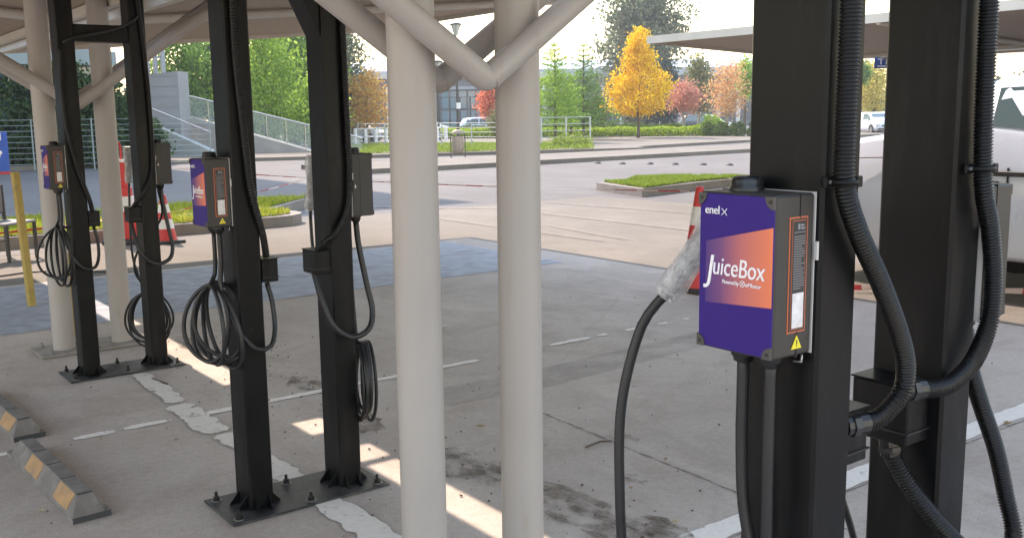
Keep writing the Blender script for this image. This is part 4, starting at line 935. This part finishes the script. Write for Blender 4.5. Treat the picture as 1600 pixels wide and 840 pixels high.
T(535,57,28,205,85,6500,.12,'grey','feathery green tree just right of the middle frame right post','broadleaf_tree',group=gl,jit=.35)
T(455,62,40,200,260,9000,.16,'dark','wide dark tree mass furthest back behind the ramp','broadleaf_tree',group=gl,jit=.5)
T(575,56,114,200,76,4200,.085,'orange','orange autumn tree left of the near white columns','autumn_tree',bk=bark_pale,jit=.35,lumpy=.7)
T(768,66,132,182,46,2600,.09,'red','red autumn tree seen between the near white columns','autumn_tree',bk=bark_pale)
T(778,64,176,202,34,1200,.08,'olive','small olive shrub under the red tree between the columns','low_shrub')
gc='young green conifers by the rail fence'
def conifer(px,D,ytop,ybot,wpx,kind,label,seed):
    b=base_at(px,D); z1=ztop(px,ytop,D); z0=ztop(px,ybot,D); R=wpx/2/F_PX*D; o=empty('young_conifer',b,0,label,'tree',gc); rn=random.Random(seed)
    t=MB(); t.tube([(0,0,0),(0,0,z1*.5),(0,0,z1)],.08,8,[.09,.06,.015]); t.build('trunk',bark,o)
    c=MB(); tiers=15
    for i in range(tiers):
        z=z0+(z1-z0)*(i/tiers)**.95; r=R*(1-i/tiers)**.8*rn.uniform(.75,1.1); nb=rn.randint(6,9) if i<tiers-3 else 5
        for k in range(nb):
            a=2*PI*k/nb+rn.uniform(-.3,.3); L=r*rn.uniform(.7,1.15); up=.22+.4*i/tiers; m_=max(7,int(58*L/R))
            for q in range(m_*(3 if i<9 else 2)):
                s_=rn.random()**.7; p=Vector((math.cos(a)*L*s_,math.sin(a)*L*s_,z+L*s_*up-.1*L*s_*s_))+Vector((rn.gauss(0,.10),rn.gauss(0,.10),rn.gauss(0,.07)))*(1.1 if i<10 else .5)
                d=Vector((math.cos(a+rn.gauss(0,.7)),math.sin(a+rn.gauss(0,.7)),rn.uniform(-.2,.7))).normalized()*.11; w_=d.cross(Vector((rn.gauss(0,1),rn.gauss(0,1),1))).normalized()*.028
                j=len(c.v); c.v+=[tuple(p+w_),tuple(p+d),tuple(p-w_),tuple(p-d*.3)]; c.f.append((j,j+1,j+2,j+3)); c.sm.append(False); c.mi.append(0)
    c.build('crown',lm(kind),o)
conifer(868,52,66,196,112,'light','bright green young conifer beside the near right white column',1)
conifer(912,57,66,198,104,'green','darker green young conifer left of the yellow tree',2)
conifer(892,62,120,198,70,'green','lowest young conifer, between and behind the other two',3)
T(997,60,47,178,118,15000,.075,'yellow','bright golden yellow autumn tree right of the white columns','yellow_tree',shape='pear',bk=bark,jit=.16,tr=.09,dens=.42,lumpy=.75)
T(1004,88,-60,192,132,26000,.19,'grey','very tall grey green tree rising behind the yellow tree','tall_tree',jit=.6,tr=.3,dens=.7,lumpy=.9)
T(1035,80,95,190,60,5000,.16,'blued','dark blue green conifer right behind the yellow tree','dark_tree',shape='round',jit=.3)
T(1068,66,130,170,62,2600,.085,'pink','low pinkish red autumn tree right of the yellow tree','autumn_tree',bk=bark_pale,jit=.3,lumpy=.8)
T(1092,70,86,175,52,4500,.095,'olive','grey green slender tree between the red and the orange tree','slender_tree',shape='round',bk=bark_pale)
T(1135,62,94,178,74,3000,.08,'rust','thin orange autumn tree just left of the large near post','autumn_tree',bk=bark_pale,jit=.3)
T(1163,68,88,150,30,1800,.10,'light','light green tree touching the left edge of the large near post','broadleaf_tree')
T(1362,72,100,172,56,3800,.10,'pale','yellow tree above the white car between the large near posts','yellow_tree',jit=.3)
T(1343,70,98,130,26,1500,.10,'green','small green tree left of the blue sign','broadleaf_tree')
T(930,66,150,200,40,2200,.10,'olive','small dull tree behind the young conifers','low_tree')
# far line of trees behind everything
g=MB(); rn=random.Random(4)
for i in range(34):
    px=-250+i*62; D=150; b=base_at(px,D); h=rn.uniform(4.5,8.5); crown_mesh(g,(b.x,b.y,0),[(0,4),(h*.5,5),(h,1.5)],520,.5,10,.9,.5,rnd=rn)
tag(g.build('distant_woodland',lm('blued')),'far off line of dark trees along the horizon','woodland',kind='stuff')
# hedges and ground cover behind the path
def hedge_row(px0,px1,D0,D1,h,dpt,n,size,kind,label,name='clipped_hedge',kind2=None,w0=0):
    a=base_at(px0,D0); b=base_at(px1,D1); d=(b-a); L=d.length; d.normalize(); nn=Vector((-d.y,d.x,0)); g=MB(); rn=random.Random(int(px0*3+px1))
    for i in range(n):
        t=rn.random()*L; f=rn.uniform(-1,1); hh=h*(.86+.2*noise.noise(Vector((t*.55,3,0)))+.1*noise.noise(Vector((t*2.1,1,0)))); z=hh*(rn.random()**.45); 
        p=a+d*t+nn*(f*dpt/2*(1-.35*(z/h)**3)); p=Vector((p.x,p.y,z+.05)); s_=size*rn.uniform(.6,1.3)
        u=Vector((rn.gauss(0,1),rn.gauss(0,1),rn.gauss(0,.8))).normalized(); v=u.orthogonal().normalized(); w_=u.cross(v)
        j=len(g.v); g.v+=[tuple(p+v*s_),tuple(p+w_*s_*.6),tuple(p-v*s_),tuple(p-w_*s_*.6)]; g.f.append((j,j+1,j+2,j+3)); g.sm.append(False); g.mi.append(0)
    return tag(g.build(name,lm(kind)),label,'hedge' if not kind2 else 'ground cover',kind=kind2)
hedge_row(560,1110,66,64,.75,3.2,30000,.085,'bright','bright green low planting along the far side of the path','ground_cover','stuff')
hedge_row(600,1070,69,67,.95,1.2,9000,.08,'hedge','long darker clipped hedge behind the bright planting')
for i,(px,w_) in enumerate(((1106,26),(1128,26),(1152,28),(1178,26))):
    b=base_at(px,62-i*.6); R=w_/2/F_PX*62; bush('clipped_bush',b.x,b.y,[(0,R*.9),(.45,R*1.05),(.8,R*.85),(1.02,R*.3)],2600,.05,'hedge',['rounded bush at the left end of the row by the large near post','second rounded bush of the row by the large near post','third rounded bush of the row by the large near post','rightmost rounded bush of the row, mostly behind the large near post'][i],'bush','rounded clipped bushes beside the path',jit=.06)
bush('low_shrub',base_at(1112,66).x,base_at(1112,66).y,[(0,.9),(.8,1.),(1.3,.4)],1400,.09,'light','small bright shrub near the dark parked car','shrub')
for px,D in((905,46),(875,45)):
    b=base_at(px,D); bush('verge_shrub',b.x,b.y,[(0,.7),(.3,.75),(.55,.3)],1500,.05,'cover','low yellowish shrub at the foot of the rail fence, %s'%('right one' if px==905 else 'left one'),'shrub','low shrubs at the rail fence')

# ------------------------------------------------------------------ fences, rails, lamps, bin, sign
rail_m=mat('rail_grey',(.42,.44,.46),.45,metal=.3)
a=base_at(560,50.5); b=base_at(786,46); wire_fence(a,b,1.25,6,'thin grey rail fence on the verge, left stretch behind the columns',6,.014,rail_m)
a=base_at(846,47.5); b=base_at(922,49.0); wire_fence(a,b,1.45,5,'grey rail fence panel right of the near white columns',3,.02,rail_m)
a=base_at(670,56); b=base_at(697,56); wire_fence(a,b,.95,3,'short white barrier rail near the litter bin',3,.05,mat('white_rail',(.7,.7,.7),.5))
a=base_at(556,54); b=base_at(604,54); wire_fence(a,b,.95,3,'short white barrier rail under the orange tree',4,.045,MATS['white_rail'])
a=base_at(655,76); b=base_at(800,76); wire_fence(a,b,3.0,4,'tall dark court fence between the near white columns',10,.03,mat('court_fence_dark',(.03,.035,.04),.5))
dark_metal=mat('lamp_dark',(.03,.035,.04),.4)
def lamp(px,D,ytop,label):
    b=base_at(px,D); h=ztop(px,ytop,D); o=empty('street_lamp',b,0,label,'street lamp','dark lantern street lamps')
    m=MB(); m.cyl((0,0,0),(0,0,.5),.13,.09,n=12); m.cyl((0,0,.5),(0,0,h-.75),.085,.05,n=12); m.build('pole',dark_metal,o)
    m=MB(); m.lathe([(.06,h-.75),(.12,h-.70),(.12,h-.66)],n=14); m.lathe([(.12,h-.66),(.30,h-.12)],n=14); m.build('lamp_glass',mat('lantern_glass',(.5,.52,.52),.3),o)
    m=MB(); m.lathe([(.36,h-.14),(.38,h-.10),(.20,h-.02),(0,h)],n=18); m.build('lamp_cap',dark_metal,o)
    m=MB()
    for i in range(6):
        a=2*PI*i/6; m.cyl((.12*math.cos(a),.12*math.sin(a),h-.68),(.31*math.cos(a),.31*math.sin(a),h-.12),.012,n=6)
    m.build('lantern_frame',dark_metal,o); return o
L1=lamp(716,58,38,'tall dark lantern street lamp between the near white columns, right one')
m=MB(); m.box(-.14,.14,-.13,-.10,2.0,2.35); m.build('notice_plate',white_sleeve,L1)
lamp(686,60,95,'lower dark lantern lamp left of the taller one, behind the V brace')
def bin_():
    b=base_at(716,37.5); o=empty('litter_bin',b,YAW-PI/2,'brown oval litter bin on two legs, on the verge between the columns','bin'); mm=mat('bin_brown',(.28,.22,.17),.6,var=.2,scale=8); dk=mat('bin_frame',(.10,.08,.06),.5)
    m=MB(); prof=[(0,.16),(.13,.17),(.20,.22),(.22,.35),(.22,.75),(.205,.83)]; m.lathe([(r,z) for r,z in prof],n=20); m.build('basket',mm,o)
    m=MB(); m.lathe([(.205,.84),(.20,.70)],n=20); m.lathe([(0,.70),(.20,.70)],n=20); m.build('opening',mat('bin_dark',(.015,.012,.01),.8),o)
    m=MB(); pts=[(-.27,0,0),(-.27,0,.8),(-.22,0,.95),(-.12,0,1.02),(.0,0,1.04),(.12,0,1.02),(.22,0,.95),(.27,0,.8),(.27,0,0)]; m.tube(smooth_path(pts,.05),.022,8); m.build('stand',dk,o)
    m=MB(); m.lathe([(.24,.93),(.22,1.0),(.14,1.06),(0,1.08)],n=20); m.build('hood',mm,o)
bin_()
def sign():
    b=Vector((20.1,13.45,2.30)); b=at(1382,97,20.5); o=empty('hanging_sign',b,0,'small blue sign with white lettering hung under the distant canopy','sign')
    ux=_r.copy(); ux.z=0; ux.normalize(); m=MB(); ang=math.atan2(ux.y,ux.x); o.rotation_euler=(0,0,ang)
    m.box(-.21,.21,-.01,.01,-.13,.13,.004); m.build('panel',mat('sign_blue',(.02,.07,.28),.5),o)
    text_mesh('sign_letters',"TIE",.17,ink_white,o,(-.15,-.0112,-.05),(1,0,0),(0,0,1),0,width=.34)
    m=MB(); m.box(-.15,.17,-.0125,-.0108,-.095,-.075); m.build('underline',ink_white,o)
    m=MB(); m.cyl((-.17,0,.13),(-.17,0,.60),.01,n=6); m.cyl((.17,0,.13),(.17,0,.60),.01,n=6); m.build('hanger',zinc,o)
sign()

# ------------------------------------------------------------------ long building behind
def long_building():
    a=base_at(520,118); b=base_at(1300,118); d=(b-a); L=d.length; ang=math.atan2(d.y,d.x)
    o=empty('long_building',a,ang,'long grey blue building with dark glazing behind the autumn trees','building')
    m=MB(); m.box(0,L,0,24,0,5.0); m.build('wall',mat('wall_slate',(.15,.17,.19),.7,var=.12,scale=.4),o)
    m=MB(); m.add([(-1,-.8,6.0),(L+1,-.8,6.0),(L+1,24,8.6),(-1,24,8.6),(-1,-.8,6.9),(L+1,-.8,6.9),(L+1,24,9.2),(-1,24,9.2)],[(0,3,2,1),(4,5,6,7),(0,1,5,4),(1,2,6,5),(2,3,7,6),(3,0,4,7)]); m.build('roof',mat('roof_steel',(.33,.37,.42),.5,var=.08,scale=.3),o)
    m=MB(); m.box(-.5,L+.5,-.5,.0,5.0,6.0); m.build('fascia_band',bdark,o)
    n=26
    for i in range(n):
        x=L*i/n+.5; m=MB(); m.box(x,x+L/n-.9,-.08,.05,.8,4.4); m.build('window',mat('far_glass',(.06,.09,.12),.2),o)
    for i in range(n+1):
        x=L*i/n; m=MB(); m.box(x-.22,x+.22,-1.1,-.7,0,5.0); m.build('column',bwhite if i%2 else mat('column_pink',(.42,.36,.33),.7),o)
    text_mesh('building_letters',"GC",1.5,mat('letter_grey',(.10,.13,.17),.6),o,(L*(930-520)/780.,-.86,6.1),(1,0,0),(0,0,1),0,width=2.4)
long_building()
def blue_block():
    a=base_at(676,100); b=base_at(800,100); d=(b-a); L=d.length; o=empty('glazed_pavilion',a,math.atan2(d.y,d.x),'dark blue glazed building seen between the near white columns','building')
    m=MB(); m.box(0,L,0,12,0,4.2); m.build('wall',bdark,o)
    for i in range(9):
        for j in range(2):
            m=MB(); m.box(L*i/9+.1,L*(i+1)/9-.1,-.06,.04,.3+j*2,2.1+j*1.95); m.build('window',glassb,o)
    m=MB(); m.box(-.3,L+.3,-.3,12,4.2,4.5); m.build('roof',bgrey,o)
blue_block()

# ------------------------------------------------------------------ vehicles
tyre_m=mat('tyre',(.015,.015,.016),.8); rim_m=mat('rim',(.35,.35,.36),.35,metal=.8)
carglass=mat('car_glass',(.10,.15,.16),.06,spec=.9,coat=.5); trim_b=mat('trim_black',(.02,.02,.022),.5)
lightm=mat('headlight_glass',(.5,.52,.55),.1,coat=1.); redl=mat('tail_red',(.35,.02,.02),.25)
def vehicle(name,loc,rz,st,W,paint,label,wheels,wr=.31,group=None,side_win=None,cat='car',shield=(None,None),extra=None):
    """st: stations (x, z_bottom, z_belt, z_top, roof half-width factor); front towards +x"""
    o=empty(name,loc,rz,label,cat,group); m=MB(); vs=[]; K=12
    for (x,zb,zl,zt,f) in st:
        w=W/2*(f if zt-zl<.02 else 1); w2=W/2*(f*.80 if zt-zl>.02 else f*.93); w=W/2*f
        ring=[(-w*.86,zb),(-w*.98,zb+.06),(-w,zb+(zl-zb)*.45),(-w*.975,zl-.03),(-w*.95,zl)]
        ring+=[(-w2,zt-(.04 if zt-zl>.02 else 0)),(-w2*.86,zt+(.0 if zt-zl>.02 else .02))]
        full=ring+[(-a,b) for a,b in ring[::-1]]; vs+=[(x,a,b) for a,b in full]
    K=14
    fs=[(i*K+j,(i+1)*K+j,(i+1)*K+(j+1)%K,i*K+(j+1)%K) for i in range(len(st)-1) for j in range(K)]
    fs+=[tuple(range(K)),tuple(range((len(st)-1)*K,len(st)*K))[::-1]]
    m.add(vs,fs,True); body=m.build('body',paint,o)
    def ringp(x,j):
        for i in range(len(st)-1):
            if st[i][0]<=x<=st[i+1][0]:
                t=(x-st[i][0])/(st[i+1][0]-st[i][0]); return Vector(vs[i*K+j]).lerp(Vector(vs[(i+1)*K+j]),t)
        return Vector(vs[j])
    for (xa,xb,da,db) in(side_win or []):
        for s in(0,1):
            ja,jb=(4,5) if s==0 else (9,8); sg=-1 if s==0 else 1
            p=[ringp(xa,ja),ringp(xb,ja),ringp(xb-db,jb),ringp(xa+da,jb)]
            p[0]=p[0].lerp(p[3],.06); p[1]=p[1].lerp(p[2],.06); p[3]=p[3].lerp(p[0],.12); p[2]=p[2].lerp(p[1],.12)
            mm=MB(); q=[v+Vector((0,sg*.006,.002)) for v in p]; q2=[v-Vector((0,sg*.01,0)) for v in p]
            mm.add(q+q2,[(0,1,2,3),(7,6,5,4),(0,4,5,1),(1,5,6,2),(2,6,7,3),(3,7,4,0)]); mm.build('side_window',carglass,o)
    for nm,sh in(('windscreen',shield[0]),('rear_window',shield[1])):
        if sh:
            xa,xb=sh; a0,a1=ringp(xa,5),ringp(xa,8); b0,b1=ringp(xb,6),ringp(xb,7)
            a0=Vector((a0.x,a0.y*.95,a0.z)); a1=Vector((a1.x,a1.y*.95,a1.z)); up=Vector((.012 if xa>xb else -.012,0,.014))
            mm=MB(); q=[a0+up,a1+up,b1+up,b0+up]; mm.add(q+[v-up*1.6 for v in q],[(0,1,2,3),(7,6,5,4),(0,4,5,1),(1,5,6,2),(2,6,7,3),(3,7,4,0)]); mm.build(nm,carglass,o)
    for x in wheels:
        for s in(-1,1):
            wh=MB(); y0=s*(W/2-.20); y1=s*(W/2+.005); wh.cyl((x,y0,wr),(x,y1,wr),wr,n=28); tyre=wh.build('wheel',tyre_m,o)
            r=MB(); r.cyl((x,y1,wr),(x,y1+s*.012,wr),wr*.62,n=20); r.build('rim',rim_m,tyre)
            a=MB(); n=14; a.tube([(x+(wr+.05)*math.cos(PI*i/n),s*(W/2-.0),wr+(wr+.05)*math.sin(PI*i/n)) for i in range(n+1)],.022,6); a.build('wheel_arch',trim_b,o)
    xf=st[-1][0]; xr=st[0][0]; zbf=(st[-1][1]+st[-1][2])/2
    for s in(-1,1):
        h=MB(); h.box(xf-.10,xf+.012,s*W*.40-.14,s*W*.40+.14,zbf+.08,zbf+.22,.02); h.build('headlight',lightm,o)
        h=MB(); h.box(xr-.012,xr+.06,s*W*.42-.08,s*W*.42+.08,zbf+.10,zbf+.32,.015); h.build('tail_light',redl,o)
    h=MB(); h.box(xf-.02,xf+.014,-W*.26,W*.26,zbf+.05,zbf+.15,.008); h.build('grille',trim_b,o)
    h=MB(); h.box(xf-.02,xf+.018,-.24,.24,zbf-.14,zbf-.04,.004); h.build('number_plate',white_sleeve,o)
    h=MB(); h.box(xf-.10,xf+.010,-W*.40,W*.40,st[-1][1]-.02,st[-1][1]+.09,.02); h.build('bumper_trim',trim_b,o)
    if extra: extra(o,ringp)
    return o
white_car=mat('car_white',(.55,.60,.70),.25,coat=.6,var=.02,scale=2); silver_car=mat('car_silver',(.42,.44,.46),.3,metal=.4,coat=.6); dark_car=mat('car_dark',(.05,.055,.06),.25,coat=.6)
HATCH=[(-1.95,.42,.78,.82,.80),(-1.88,.28,.92,1.08,.93),(-1.70,.22,.95,1.36,.98),(-1.1,.20,.94,1.46,1.),(-.2,.20,.93,1.47,1.),(.45,.20,.92,1.38,1.),(1.05,.20,.92,.95,.99),(1.6,.22,.84,.86,.96),(1.85,.28,.70,.74,.88),(1.93,.34,.60,.64,.80)]
def hatch(px,D,rz,paint,label,scale=1.):
    b=base_at(px,D); o=vehicle('parked_car',b,rz,HATCH,1.72,paint,label,(-1.25,1.2),group='cars parked far behind',side_win=[(-1.45,-.45,.18,.0),(-.38,.85,.0,.42)],shield=((1.03,.50),(-1.85,-1.68))); o.scale=(scale,)*3; return o
fr=YAW+PI
hatch(1369,66,R_(213+22),white_car,'white car under the yellow tree, between the large near posts')
hatch(1104,74,fr+R_(60),dark_car,'dark car parked behind the rounded bushes')
hatch(762,72,fr+R_(75),white_car,'white car behind the planting between the near white columns')
hatch(664,74,fr+R_(70),silver_car,'silver car beside the white barrier rail behind the columns')
hatch(552,60,fr+R_(80),white_car,'white car just right of the middle frame right post')
hatch(866,72,fr+R_(80),silver_car,'silver car behind the rail fence right of the white columns')
VAN=[(-3.2,.45,1.30,1.76,.90),(-3.1,.36,1.32,1.83,.97),(-1.5,.34,1.34,1.87,1.),(-.4,.34,1.37,1.88,1.),(.02,.34,1.42,1.87,1.),(.22,.34,1.44,1.83,1.),(.95,.32,1.38,1.42,.99),(1.5,.28,1.30,1.34,.96),(1.85,.26,1.15,1.22,.93),(2.0,.30,.95,1.02,.86)]
def van_extra(o,rp):
    for s in(-1,1):
        m=MB(); m.box(-2.9,1.0,s*.902-.012,s*.902+.012,1.05,1.09,.005); m.build('side_moulding',trim_b,o)
        m=MB(); m.box(.50,.62,s*1.0-.08,s*1.0+.08,1.40,1.60,.03); m.build('door_mirror',trim_b,o)
        m=MB(); m.cyl((1.93,s*.60,.62),(2.02,s*.60,.62),.06,n=16); m.build('fog_lamp',trim_b,o)
        m=MB(); m.box(-.06,-.045,s*.903-.004,s*.903+.004,.45,1.12); m.build('door_gap',trim_b,o)
        m=MB(); m.box(.80,.812,s*.897-.004,s*.897+.004,.45,1.0); m.build('door_gap',trim_b,o)
        m=MB(); m.box(.02,.16,s*.91-.012,s*.91+.012,.98,1.01,.004); m.build('door_handle',trim_b,o)
        m=MB(); m.tube(smooth_path([(1.9,s*.80,.98),(1.7,s*.868,1.10),(1.4,s*.885,1.16),(1.0,s*.892,1.18)]),.008,6); m.build('bonnet_gap',mat('gap_grey',(.2,.2,.21),.6),o)
vehicle('white_van',(8.95,4.02,0),PI/2,VAN,1.80,white_car,'large white van at the right edge behind the near posts',(-2.3,.62),.33,side_win=[(-2.8,-1.6,.0,.0),(-1.45,-.75,.0,.0),(-.68,.13,.0,.0)],cat='van',shield=((.92,.25),None),extra=van_extra)

# ------------------------------------------------------------------ air
hz=bpy.data.materials.new('haze_air'); hz.use_nodes=True; _n=hz.node_tree.nodes; _l=hz.node_tree.links
_o=[x for x in _n if x.type=='OUTPUT_MATERIAL'][0]; _n.remove(_n['Principled BSDF'])
_v=_n.new('ShaderNodeVolumePrincipled'); _v.inputs['Color'].default_value=(.86,.92,1,1); _v.inputs['Density'].default_value=.0009; _v.inputs['Anisotropy'].default_value=.3
_l.new(_v.outputs[0],_o.inputs['Volume'])
m=MB(); m.box(-425,425,-425,425,-1.5,32); tag(m.build('haze',hz),'pale haze in the air over the whole car park','haze',kind='stuff')
